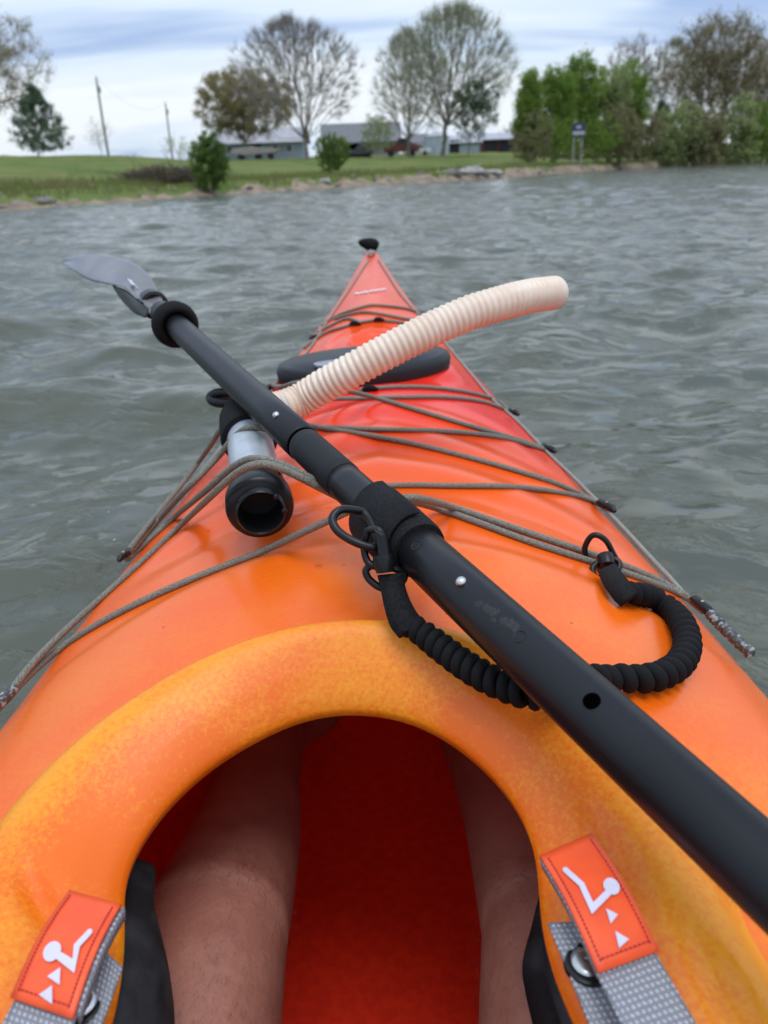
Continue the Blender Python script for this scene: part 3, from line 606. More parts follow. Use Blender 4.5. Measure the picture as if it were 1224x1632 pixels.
# drip ring
s = on_axis(279); mb = MB(); pr = []
for a in np.linspace(0, 2*math.pi, 17)[:-1]: pr.append((0.0240+0.0085*math.cos(a), 0.017*math.sin(a)))
pr.append(pr[0]); lathe(mb, A(s), pr, 36, ax=axd); mb.build('drip_ring', M['foam'], paddle)
s = on_axis(244); mb = MB(); lathe(mb, A(s), [(0.017, -0.014), (0.0215, -0.012), (0.0225, 0), (0.0215, 0.012), (0.017, 0.014)], 32, ax=axd); mb.build('blade_collar', M['black'], paddle)
def on_shaft(px, py, r=0.0172):
    """point on the shaft skin under a pixel and its outward normal"""
    d = ray(px, py); d = d/np.linalg.norm(d); o = CAM-ax0; dp = d-axd*(d@axd); op = o-axd*(o@axd)
    a = dp@dp; b = 2*dp@op; c = op@op-r*r; disc = max(b*b-4*a*c, 0); t = (-b-math.sqrt(disc))/(2*a); P_ = CAM+d*t
    nn = (P_-ax0)-axd*((P_-ax0)@axd); return P_, nn/np.linalg.norm(nn)
for (x, y) in [(440, 662), (735, 928)]:
    p, nn = on_shaft(x, y); mb = MB(); lathe(mb, p-nn*0.0006, [(0.0033, 0), (0.0036, 0.0008), (0.0034, 0.0022), (0.0024, 0.0034), (0.001, 0.0039), (0.0001, 0.0040)], 18, ax=nn); mb.build('spring_button', M['steel'], paddle)
p, nn = on_shaft(943, 1117); mb = MB(); lathe(mb, p-nn*0.0003, [(0.0044, 0.0), (0.0044, 0.0007), (0.0001, 0.0007)], 24, ax=nn); mb.build('button_hole', M['hole'], paddle)
for (x, y, rr_) in [(664, 869, 0.0040), (828, 1014, 0.0040)]:
    p, nn = on_shaft(x, y); mb = MB(); lathe(mb, p-nn*0.0002, [(rr_, 0), (rr_, 0.0003), (rr_-0.0004, 0.0004), (rr_-0.0007, 0.0002), (rr_-0.0007, -0.001)], 24, ax=nn); mb.build('stamped_ring', M['black'], paddle)
mb = MB()
for k in range(16):
    f = k/15; x = 765+50*f+rng.normal(0, 5); y = 962+38*f+rng.normal(0, 4)
    p, nn = on_shaft(x, y); lathe(mb, p-nn*0.0002, [(0.0010+0.0016*rng.random(), 0.0), (0.0008, 0.00028), (0.0001, 0.0003)], 9, ax=nn, sx=1.6)
mb.build('dried_smudge', mat('smudge', (0.010, 0.0105, 0.012), 0.55, var=0.4, vscale=400), paddle)
# blade: spooned face with a dihedral, the shade on its lower half painted in as black
def blade_part(name, rails, m, th=0.004):
    n_ = min(len(r) for r in rails); R3 = [catmull([pt(*q) for q in r], 6) for r in rails]
    V_ = np.array(R3).transpose(1, 0, 2); o = link(name, grid_mesh(name, V_), m, paddle); s = o.modifiers.new('s', 'SOLIDIFY'); s.thickness = th; s.offset = 0
    q = o.modifiers.new('u', 'SUBSURF'); q.levels = 1; q.render_levels = 1; return o
up_edge = [(262, 483, 1.17), (246, 450, 1.22), (228, 428, 1.27), (200, 413, 1.33), (165, 406, 1.40), (130, 406, 1.47), (103, 413, 1.53), (98, 420, 1.55)]
mid_up = [(256, 486, 1.165), (236, 460, 1.21), (215, 440, 1.26), (187, 426, 1.32), (158, 418, 1.39), (130, 414, 1.455), (108, 416, 1.52), (98, 420, 1.55)]
spine = [(248, 489, 1.16), (226, 470, 1.20), (205, 452, 1.25), (178, 437, 1.31), (152, 428, 1.38), (128, 421, 1.45), (110, 419, 1.51), (98, 420, 1.55)]
lo_edge = [(240, 493, 1.155), (218, 474, 1.18), (199, 459, 1.22), (168, 453, 1.28), (142, 447, 1.36), (121, 435, 1.43), (106, 424, 1.50), (98, 420, 1.55)]
blade_part('blade', [up_edge, mid_up, spine, lo_edge], M['blade'])
lo2 = [(233, 508, 1.15), (214, 500, 1.19), (200, 487, 1.24), (190, 475, 1.28), (184, 464, 1.30), (180, 456, 1.305)]
lo1 = [(240, 493, 1.155), (222, 478, 1.18), (205, 464, 1.22), (193, 458, 1.255), (186, 456, 1.28), (180, 454, 1.29)]
blade_part('blade_underside', [lo1, lo2], M['black'])
mb = MB()
for (x, y, dx2) in [(203, 444, 7), (213, 451, 6), (222, 459, 5)]:
    mb.slab([pt(x, y, 1.235), pt(x+dx2, y+3, 1.235), pt(x+dx2+6, y+12, 1.21), pt(x+6, y+9, 1.21)], 0.001, (0, -0.4, 1))
mb.build('blade_lettering', mat('pale_print', (0.5, 0.5, 0.55), 0.4, var=0.1), paddle)

# ------------------------------------------------------------------ paddle leash
leash = thing('paddle_leash', 'black coiled paddle leash with a velcro cuff and two snap clips', 'leash', tuple(A(sv)))
s0 = on_axis(598); s1 = on_axis(668); mb = MB()
prof = [(0.0155, 0), (0.0212, 0.001), (0.0222, 0.006), (0.0222, (s1-s0)*0.55), (0.0215, (s1-s0)*0.94), (0.0205, (s1-s0)), (0.0160, (s1-s0))]
lathe(mb, A(s0), prof, 36, ax=axd); mb.build('velcro_cuff', M['webblack'], leash)
mb = MB(); V_ = []
for i, a in enumerate(np.linspace(-0.9, 1.5, 14)):
    d_ = toward*math.cos(a)+across*math.sin(a)
    for f in (0.08, 0.5, 0.9): V_.append(A(s0+(s1-s0)*(f+0.04*math.sin(a*2)))+d_*(0.0236+0.0006*i/14))
o = link('cuff_flap', grid_mesh('cuff_flap', np.array(V_).reshape(14, 3, 3)), M['webblack'], leash); q = o.modifiers.new('s', 'SOLIDIFY'); q.thickness = 0.0018
def loop(name, P_, r, m, closed=True, k=5):
    mb = MB(); C_ = catmull(list(P_)+([P_[0]] if closed else []), k); C_ = C_[:-1] if closed else C_
    return mb.tube(C_, r, 10, closed=closed).build(name, m, leash)
# left clip: open ring on the cuff, gate and swivel, webbing
D = 0.535
loop('snap_clip', [pt(578, 815, .545), pt(545, 812, .535), (pt(530, 826, .53)), pt(538, 846, .525), pt(566, 864, .52), pt(596, 872, .52), pt(602, 860, .525), pt(590, 830, .54)], 0.0030, M['black'])
def lozenge(name, pl, dep, th, m, bev=0.001):
    P_ = [pt(x, y, dep+dd) for x, y, dd in pl]; nn = np.cross(P_[1]-P_[0], P_[2]-P_[1]); return MB().slab(P_, th, nn).build(name, m, leash, smooth=False, bevel=bev)
loop('clip_gate', [pt(586, 845, .522), pt(604, 846, .518), (pt(613, 866, .518)), pt(618, 893, .520), pt(608, 902, .52), pt(588, 898, .523), pt(580, 872, .525)], 0.0026, M['black'])
lozenge('clip_body', [(596, 843, 0), (612, 852, 0), (622, 893, 0), (606, 900, 0)], .515, 0.005, M['black'])
loop('swivel_ring', [pt(592, 900, .527), pt(583, 910, .527), pt(590, 925, .527), pt(612, 938, .525), pt(640, 928, .525), pt(644, 912, .525), pt(628, 906, .523), pt(610, 896, .523)], 0.0026, M['black'])
mb = MB(); p = pt(612, 898, .519); lathe(mb, p, [(0.001, -0.006), (0.007, -0.006), (0.0075, 0), (0.006, 0.006), (0.001, 0.006)], 18, ax=pt(616, 930, .519)-p); mb.build('swivel', M['black'], leash)
def ribbon(name, cl, wd, dep, m, th=0.0035):
    """webbing from centre line pixels with half width in pixels"""
    rows = []
    for (x, y, ax_, ay_, d) in cl:
        rows.append([pt(x-ax_, y-ay_, d), pt(x, y, d-0.0015), pt(x+ax_, y+ay_, d)])
    R3 = [catmull([r[k] for r in rows], 5) for k in range(3)]; V_ = np.array(R3).transpose(1, 0, 2)
    o = link(name, grid_mesh(name, V_), m, leash); s = o.modifiers.new('s', 'SOLIDIFY'); s.thickness = th; s.offset = 0; return o
ribbon('webbing_tab', [(622, 915, 20, -2, .520), (627, 940, 19, -3, .517), (634, 965, 20, -6, .512), (645, 990, 22, -9, .508), (658, 1004, 21, -13, .505)], 18, 0, M['webblack'])
ribbon('webbing_tab', [(626, 945, 10, -2, .521), (634, 968, 14, -4, .520), (640, 990, 15, -6, .520), (640, 996, 12, -6, .520)], 18, 0, M['webblack'], 0.004)
def coil(ctrl, rads, turns, name='coil'):
    """spiral sleeve: torus-like rings strung on a curve"""
    C_ = np.array(catmull(ctrl, 14)); s = np.r_[0, np.cumsum(np.linalg.norm(np.diff(C_, axis=0), axis=1))]
    mb = MB(); P_ = []; nst = turns*16
    T0 = None; nrm = None; out = []
    for i in range(nst+1):
        u = s[-1]*i/nst; p_ = np.array([np.interp(u, s, C_[:, k]) for k in range(3)]); q_ = np.array([np.interp(min(u+0.002, s[-1]), s, C_[:, k]) for k in range(3)]); q0 = np.array([np.interp(max(u-0.002, 0), s, C_[:, k]) for k in range(3)])
        t_ = (q_-q0)/np.linalg.norm(q_-q0)
        if nrm is None: nrm = np.cross(t_, [0, 0, 1.])
        nrm = nrm-t_*(nrm@t_); nrm /= np.linalg.norm(nrm); bn = np.cross(t_, nrm); a = 2*math.pi*i/16
        ro = np.interp(u, np.linspace(0, s[-1], len(rads)), rads); rt_ = s[-1]/turns*0.50
        wob = 1+0.05*math.sin(i*0.37)
        out.append(p_+(nrm*math.cos(a)+bn*math.sin(a))*(ro-rt_*0.9)*wob)
    mb.tube(out, s[-1]/turns*0.465, 9); return mb.build(name, M['cloth'], leash)
def up(P_, r): return np.array([P_[0], P_[1], P_[2]])
lc = [pt(652, 995, .502), pt(672, 1008, .497), pt(700, 1030, .486), pt(740, 1060, .470), pt(780, 1083, .457), pt(815, 1098, .449), pt(848, 1107, .443), pt(880, 1106, .450), pt(915, 1094, .462), pt(955, 1078, .475)]
coil(lc, [0.0085, 0.0095, 0.0096, 0.0098, 0.0095, 0.0088, 0.0088, 0.009], 19)
rcp = [hit(x, y, 0.012) for x, y in [(950, 1082), (985, 1080), (1020, 1082), (1055, 1076), (1085, 1056), (1095, 1025), (1086, 992), (1065, 968), (1040, 952), (1015, 946), (1000, 944)]]
coil(rcp, [0.009, 0.0100, 0.0104, 0.0107, 0.0108, 0.0105, 0.0102, 0.0095], 23)
ribbon_d = lambda x, y, o: float((hit(x, y, o)-CAM)@_f)
ribbon('webbing_tab', [(968, 908, 14, 8-14, ribbon_d(968, 908, .012)), (978, 925, 15, -9, ribbon_d(978, 925, .012)), (990, 942, 15, -10, ribbon_d(990, 942, .012)), (1002, 956, 14, -10, ribbon_d(1002, 956, .010))], 18, 0, M['webblack'], 0.006)
d0 = ribbon_d(955, 890, 0.010)
loop('snap_clip', [pt(936, 893, d0+.01), pt(932, 874, d0+.005), pt(941, 856, d0), pt(952, 853, d0-.003), pt(966, 862, d0-.004), pt(976, 880, d0-.002), pt(981, 894, d0), pt(962, 900, d0)], 0.0027, M['black'])
loop('swivel_ring', [pt(953, 896, d0-.004), pt(944, 906, d0-.006), pt(950, 920, d0-.012), pt(968, 922, d0-.015), pt(985, 908, d0-.010), pt(986, 895, d0-.006), pt(970, 890, d0-.004)], 0.0027, M['black'])
mb = MB(); p = pt(966, 893, d0-.006); lathe(mb, p, [(0.001, -0.006), (0.0072, -0.005), (0.0078, 0), (0.0066, 0.006), (0.001, 0.007)], 18, ax=pt(974, 925, d0-.02)-p); mb.build('swivel', M['black'], leash)

# ------------------------------------------------------------------ bilge pump
pf = pt(415, 812, 0.675); pbk = pt(392, 662, 0.90)
pd_ = pbk-pf; PL = np.linalg.norm(pd_); pd_ /= PL
pump = thing('bilge_pump', 'grey and black hand bilge pump tucked under bungee cords on the left of the foredeck', 'bilge pump', tuple(pf))
mb = MB(); lathe(mb, pf, [(0.0185, 0.030), (0.0185, -0.006), (0.0200, -0.008), (0.0218, -0.006), (0.0222, 0.000), (0.0285, 0.002), (0.0300, 0.006), (0.0300, 0.020), (0.0285, 0.023), (0.0260, 0.025), (0.0260, 0.058), (0.0245, 0.060)], 48, ax=pd_); mb.build('end_cap', M['black'], pump)
mb = MB()
for a in np.linspace(0, 2*math.pi, 9)[:-1]:
    A_ = np.cross(pd_, [0, 0, 1.]); A_ /= np.linalg.norm(A_); B_ = np.cross(pd_, A_); c_ = pf+pd_*(-0.008)+(A_*math.cos(a)+B_*math.sin(a))*0.020
    if int(a*10) % 2 == 0: mb.sphere(c_, 0.0028, 1, 1, 1, 8, 5)
mb.build('cap_lugs', M['black'], pump)
mb = MB(); lathe(mb, pf, [(0.0001, 0.029), (0.0186, 0.029)], 32, ax=pd_); mb.build('cap_inside', mat('pump_inside', (0.008, 0.002, 0.002), 0.7, var=0.3), pump)
mb = MB(); lathe(mb, pf, [(0.0240, 0.055), (0.0240, PL-0.075)], 40, ax=pd_); mb.build('barrel', M['pumpgrey'], pump)
mb = MB()
for k in range(5):
    a = -2.1+k*0.5; c_ = pf+pd_*0.040+(A_*math.cos(a)+B_*math.sin(a))*0.0262
    lathe(mb, c_, [(0.0018, -0.001), (0.0018, 0.0002), (0.0001, 0.0002)], 10, ax=(A_*math.cos(a)+B_*math.sin(a)))
mb.build('vent_holes', M['hole'], pump)
mb = MB(); lathe(mb, pf, [(0.0245, PL-0.085), (0.0295, PL-0.083), (0.0310, PL-0.075), (0.0310, PL-0.02), (0.028, PL-0.004), (0.018, PL), (0.001, PL)], 44, ax=pd_); mb.build('foam_float', M['foam'], pump)
hp = pt(352, 634, 0.99); mb = MB()
ph0 = pbk; mb.tube([pbk-pd_*0.01, pbk+pd_*0.05], 0.006, 10).build('pump_rod', M['steel'], pump)
mb = MB(); mb.tube(catmull([pt(424, 640, 0.94), pt(392, 629, 0.955), pt(360, 626, .965), pt(343, 628, .97), pt(336, 634, .972), pt(344, 641, .965), pt(372, 643, .955), pt(400, 646, .945)], 6), [0.0065]*43, 10).build('handle', M['black'], pump)
# ribbed hose
hc = catmull([pt(418, 655, 0.86), pt(450, 650, 0.875), pt(482, 636, 0.885), (pt(520, 613, 0.875)), pt(560, 591, 0.865), pt(600, 569, 0.86), pt(650, 543, 0.86), pt(700, 519, 0.865), pt(750, 498, 0.87), pt(800, 483, 0.88), pt(845, 472, 0.90), pt(884, 467, 0.93)], 20)
hc = np.array(hc); sl_ = np.r_[0, np.cumsum(np.linalg.norm(np.diff(hc, axis=0), axis=1))]; HL = sl_[-1]; nr = int(HL/0.0073); P_, R2 = [], []
for i in range(nr*8+1):
    u = HL*i/(nr*8); P_.append([np.interp(u, sl_, hc[:, k]) for k in range(3)]); ph = (i % 8)/8
    R2.append(0.0181+0.0018*(0.5+0.5*math.cos(2*math.pi*ph))**0.8 if u < HL-0.012 else 0.0200)
hm = mat('ribbed_hose', (0.72, 0.57, 0.44), 0.36, col2=(0.77, 0.64, 0.52), vscale=25, bump=0.1)
b = hm.node_tree.nodes['Principled BSDF']; b.inputs['Transmission Weight'].default_value = 0.0; b.inputs['Subsurface Weight'].default_value = 0.35; b.inputs['Subsurface Radius'].default_value = (0.02, 0.012, 0.008)
mb = MB().tube(P_, R2, 28, cap=False)
o = mb.build('hose', hm, pump); sd_ = o.modifiers.new('s', 'SOLIDIFY'); sd_.thickness = 0.0015; sd_.offset = -1
mb = MB(); mb.tube([pt(405, 668, 0.85), pt(432, 655, 0.865), pt(455, 648, 0.875)], [0.017, 0.0175, 0.0165], 24).build('hose_spout', M['pumpgrey'], pump)

# ------------------------------------------------------------------ paddler's legs
skin = mat('skin', (0.37, 0.155, 0.108), 0.55, bump=0.4, bscale=150, col2=(0.31, 0.12, 0.082), vscale=22)
skin.node_tree.nodes['Principled BSDF'].inputs['Subsurface Weight'].default_value = 0.12
skin.node_tree.nodes['Principled BSDF'].inputs['Subsurface Radius'].default_value = (0.02, 0.008, 0.004)
person = thing('person', 'bare hairy legs of the seated paddler inside the cockpit', 'person', (-0.03, -0.30, 0.06))
LV = [((-0.03, -0.34, 0.16), 0.115), ((-0.03, -0.46, 0.20), 0.11),
      ((-0.125, -0.26, 0.155), 0.092), ((-0.137, -0.05, 0.172), 0.086), ((-0.142, 0.15, 0.183), 0.077), ((-0.139, 0.30, 0.188), 0.066), ((-0.134, 0.375, 0.198), 0.066), ((-0.134, 0.435, 0.182), 0.056), ((-0.134, 0.52, 0.150), 0.054), ((-0.145, 0.63, 0.115), 0.050), ((-0.14, 0.78, 0.065), 0.038), ((-0.095, 0.86, 0.02), 0.036), ((-0.10, 0.93, 0.05), 0.033), ((-0.105, 0.955, 0.13), 0.026),
      ((0.065, -0.26, 0.155), 0.092), ((0.098, -0.05, 0.172), 0.084), ((0.104, 0.15, 0.183), 0.077), ((0.108, 0.30, 0.188), 0.068), ((0.110, 0.375, 0.190), 0.062), ((0.112, 0.435, 0.178), 0.055), ((0.115, 0.52, 0.150), 0.055), ((0.112, 0.63, 0.115), 0.053), ((0.09, 0.78, 0.065), 0.040), ((0.085, 0.86, 0.02), 0.036), ((0.09, 0.93, 0.05), 0.033), ((0.095, 0.955, 0.13), 0.026)]
LV += [((-0.134, 0.394, 0.199), 0.052), ((0.112, 0.394, 0.193), 0.049)]
LE = [(7, 26), (19, 27), (0, 1), (0, 2)]+[(i, i+1) for i in range(2, 13)]+[(0, 14)]+[(i, i+1) for i in range(14, 25)]
me = bpy.data.meshes.new('body'); me.from_pydata([v for v, r in LV], LE, []); me.materials.append(skin)
bo = bpy.data.objects.new('body', me); COL.objects.link(bo); bo.parent = person; bo.matrix_parent_inverse = Matrix.Translation(-person.location)
sk = bo.modifiers.new('skin', 'SKIN'); sk.use_smooth_shade = True
for i, (v, r) in enumerate(LV): me.skin_vertices[0].data[i].radius = (r, r)
me.skin_vertices[0].data[0].use_root = True
su = bo.modifiers.new('sub', 'SUBSURF'); su.levels = 2; su.render_levels = 3
# leg hair: short fine strands over the thighs
hv, hf = [], []
for side in (0, 1):
    base = LV[2:8] if side == 0 else LV[14:20]
    for _ in range(7000):
        u = rng.random()*(len(base)-1.01)+0.0; i = int(u); f = u-i
        c = np.array(base[i][0])*(1-f)+np.array(base[i+1][0])*f; r = base[i][1]*(1-f)+base[i+1][1]*f
        if c[1] < 0.05: continue
        a = rng.uniform(0.15, math.pi-0.15); nrm = np.array([math.cos(a), 0, math.sin(a)]); p0 = c+nrm*r*0.97
        d = np.array([rng.normal(0, .35), -0.7+rng.normal(0, .3), 0])+nrm*0.35; d /= np.linalg.norm(d); p1 = p0+d*rng.uniform(0.004, 0.010)
        sd2 = np.cross(d, nrm); sd2 /= (np.linalg.norm(sd2)+1e-9); b0 = len(hv); hv += [p0-sd2*0.00009, p0+sd2*0.00009, p1]; hf.append((b0, b0+1, b0+2))
o = link('leg_hair', mesh_np('leg_hair', np.array(hv), np.array(hf)), mat('hair', (0.17, 0.08, 0.05), 0.6, var=0.3), person); tag(o, kind='stuff')

# ------------------------------------------------------------------ far shore
SH = [(-400, 372), (-200, 352), (0, 336), (100, 330), (200, 323), (330, 313), (450, 306), (560, 299), (700, 290), (800, 283.5), (900, 276), (1000, 269), (1100, 263), (1224, 257), (1400, 247.5), (1600, 237)]
saz, srr = [], []
for x, y in SH:
    r = ray(x, y); t = -0.70/r[2]; P_ = r*t; saz.append(math.degrees(math.atan2(P_[0], P_[1]))); srr.append(math.hypot(P_[0], P_[1]))
srr = np.array(srr)
def terr(x, y):
    az = np.degrees(np.arctan2(x, y)); r = np.hypot(x, y); wob = 0.6*np.sin(az*1.7)+0.35*np.sin(az*4.3+1)
    R = np.interp(az, saz, srr); t = r-R-wob*R/60
    s = np.interp(az, [-40, -26, -20, -12, 0, 6, 10, 13, 25, 40], [0.06, 0.058, 0.052, 0.026, 0.0225, 0.024, 0.022, 0.008, 0.006, 0.006])
    tm = np.interp(az, [-26, -20, -12, 0], [55, 60, 160, 260]); T = tm*np.tanh(np.clip(t-1.5, 0, None)/tm)
    bank = np.interp(az, [-26, 0, 14, 30], [0.32, 0.40, 0.45, 0.5])
    z = np.where(t < 0, t*0.25, np.where(t < 2.0, bank*np.clip(t/2.0, 0, 1)**0.8, bank))+s*T
    return np.clip(z, -1.5, None), t
def tz(x, y): return float(terr(np.array(x), np.array(y))[0])
azs = np.radians(np.linspace(-58, 52, 420)); tt = np.r_[np.linspace(-3, 3, 34), np.geomspace(3.4, 420, 90)]
AZ, TT = np.meshgrid(azs, tt, indexing='ij'); RR = np.interp(np.degrees(AZ), saz, srr)+TT; X_, Y_ = RR*np.sin(AZ), RR*np.cos(AZ); Z_, t_ = terr(X_, Y_)
Z_ = Z_+np.where(t_ > 0.2, 1, 0)*(0.035*np.sin(X_*1.9+1.3*np.sin(Y_*1.1))+0.03*np.sin(Y_*2.3+X_*0.7))*np.clip(t_, 0, 1)
gm = mat('grass_field', (0.085, 0.125, 0.030), 0.95, spec=0.1, col2=(0.125, 0.165, 0.045), vscale=0.35, bump=0.9, bscale=6, detail=9, space='Object')
t = gm.node_tree
gn = t.nodes.new('ShaderNodeTexNoise'); gn.inputs['Scale'].default_value = 0.22; gn.inputs['Detail'].default_value = 6
rp = [n_ for n_ in t.nodes if n_.type == 'VALTORGB'][0]; tco = [n_ for n_ in t.nodes if n_.type == 'TEX_COORD'][0]; t.links.new(tco.outputs['Object'], gn.inputs['Vector'])
r2 = t.nodes.new('ShaderNodeValToRGB'); r2.color_ramp.elements[0].position = 0.42; r2.color_ramp.elements[0].color = (0, 0, 0, 1); r2.color_ramp.elements[1].position = 0.68; r2.color_ramp.elements[1].color = (0.7, 0.7, 0.7, 1); t.links.new(gn.outputs['Fac'], r2.inputs[0])
mxx = t.nodes.new('ShaderNodeMix'); mxx.data_type = 'RGBA'; t.links.new(r2.outputs[0], mxx.inputs[0]); t.links.new(rp.outputs[0], mxx.inputs[6]); mxx.inputs[7].default_value = (0.17, 0.16, 0.06, 1)
t.links.new(mxx.outputs[2], t.nodes['Principled BSDF'].inputs['Base Color'])
sandm = mat('sandy_bank', (0.27, 0.205, 0.14), 0.9, col2=(0.15, 0.115, 0.075), vscale=1.8, bump=0.8, bscale=12, detail=6, ramp=(0.38, 0.62))
tc_ = (TT[:-1, :-1]+TT[1:, 1:])/2; aza = np.degrees((AZ[:-1, :-1]+AZ[1:, 1:])/2)
edge = np.interp(aza, [-26, -12, 0, 12], [0.55, 0.7, 1.4, 1.8])*(1+0.35*np.sin(aza*2.1)+0.25*np.sin(aza*5.7)+0.15*np.sin(aza*17))
V_ = np.stack([X_, Y_, Z_], -1)
tag(link('grass_field', grid_mesh('grass_field', V_, tc_ > edge), gm), 'green grass field sloping up from the shore', kind='structure')
tag(link('sandy_bank', grid_mesh('sandy_bank', V_, tc_ <= edge), sandm), 'tan sandy bank along the water', kind='structure')
# rocks and debris on the bank
rockm = mat('rock', (0.20, 0.18, 0.16), 0.85, col2=(0.10, 0.09, 0.08), vscale=3, bump=0.6, bscale=20)
def bankpos(px, t0):
    r = ray(px, 300); az = math.atan2(r[0], r[1]); R = float(np.interp(math.degrees(az), saz, srr))+t0; x, y = R*math.sin(az), R*math.cos(az); return np.array([x, y, tz(x, y)])
mb = MB()
for k in range(90):
    px = rng.uniform(-60, 1300); p = bankpos(px, rng.uniform(0.1, 2.4)); r_ = rng.uniform(0.05, 0.16)*(p[1]/40)**0.7
    mb.sphere(p, r_, rng.uniform(.8, 1.6), rng.uniform(.8, 1.5), rng.uniform(.4, .8), 6, 4)
tag(mb.build('shore_pebbles', rockm), 'scatter of small stones and clods on the bank', kind='stuff')

# ------------------------------------------------------------------ trees
def frusta(p0, p1, r0, r1, n=4):
    d = p1-p0; l = np.linalg.norm(d, axis=1, keepdims=True); d = d/np.maximum(l, 1e-6)
    ref = np.where(np.abs(d[:, 2:3]) > 0.9, np.array([[1., 0, 0]]), np.array([[0, 0, 1.]])); a = np.cross(d, ref); a /= np.linalg.norm(a, axis=1, keepdims=True); b = np.cross(d, a); rings = []
    for P_, R_ in ((p0, r0), (p1, r1)):
        for k in range(n):
            t_ = 2*math.pi*k/n; rings.append(P_+(a*math.cos(t_)+b*math.sin(t_))*R_[:, None])
    V_ = np.stack(rings, 1).reshape(-1, 3); base = np.arange(len(p0))[:, None]*2*n
    F_ = np.concatenate([base+np.array([[k, (k+1) % n, n+(k+1) % n, n+k]]) for k in range(n)], 0); return V_, F_
def leaves(C_, size, seed, flat=0.0):
    rg = np.random.default_rng(seed); n = len(C_); a = rg.normal(size=(n, 3)); a /= np.linalg.norm(a, axis=1, keepdims=True); b = rg.normal(size=(n, 3)); b = np.cross(a, b); b /= np.linalg.norm(b, axis=1, keepdims=True)
    s = size*rg.uniform(0.5, 1.3, (n, 1)); a = a*s; b = b*s*0.65
    a = a*0.72; b = b*0.72; V_ = np.stack([C_-a, C_-b*0.9, C_+a, C_+b], 1).reshape(-1, 3); F_ = np.arange(n*4).reshape(-1, 4); return V_, F_
def leafmat(name, c1, c2, sc_=0.6):
    m = mat(name, c1, 0.75, spec=0.2, col2=c2, vscale=sc_, detail=4, ramp=(0.35, 0.65))
    t = m.node_tree; b = t.nodes['Principled BSDF']; tr = t.nodes.new('ShaderNodeBsdfTranslucent'); ms = t.nodes.new('ShaderNodeMixShader'); ms.inputs[0].default_value = 0.5
    rp = [n_ for n_ in t.nodes if n_.type == 'VALTORGB'][0]; t.links.new(rp.outputs[0], tr.inputs[0]); o = t.nodes['Material Output']
    t.links.new(b.outputs[0], ms.inputs[1]); t.links.new(tr.outputs[0], ms.inputs[2]); t.links.new(ms.outputs[0], o.inputs['Surface']); return m
LM = {'bare': leafmat('bud_leaves', (0.20, 0.17, 0.12), (0.16, 0.17, 0.08)), 'olive': leafmat('olive_leaves', (0.33, 0.27, 0.13), (0.26, 0.23, 0.10)),
      'green': leafmat('pale_leaves', (0.34, 0.40, 0.17), (0.26, 0.31, 0.12)), 'dark': leafmat('evergreen_leaves', (0.05, 0.10, 0.045), (0.08, 0.14, 0.06)),
      'mid': leafmat('shrub_leaves', (0.17, 0.26, 0.05), (0.11, 0.18, 0.04)), 'bright': leafmat('bright_leaves', (0.22, 0.33, 0.05), (0.14, 0.24, 0.035)), 'blue': leafmat('bluegreen_leaves', (0.08, 0.14, 0.08), (0.12, 0.19, 0.10)), 'mix': leafmat('scrub_leaves', (0.26, 0.28, 0.11), (0.23, 0.19, 0.12))}
BM = mat('bark', (0.27, 0.24, 0.21), 0.9, col2=(0.18, 0.16, 0.135), vscale=3, bump=0.6, bscale=15)
BM2 = mat('bark_dark', (0.15, 0.13, 0.10), 0.9, col2=(0.10, 0.085, 0.065), vscale=3, bump=0.6, bscale=15)
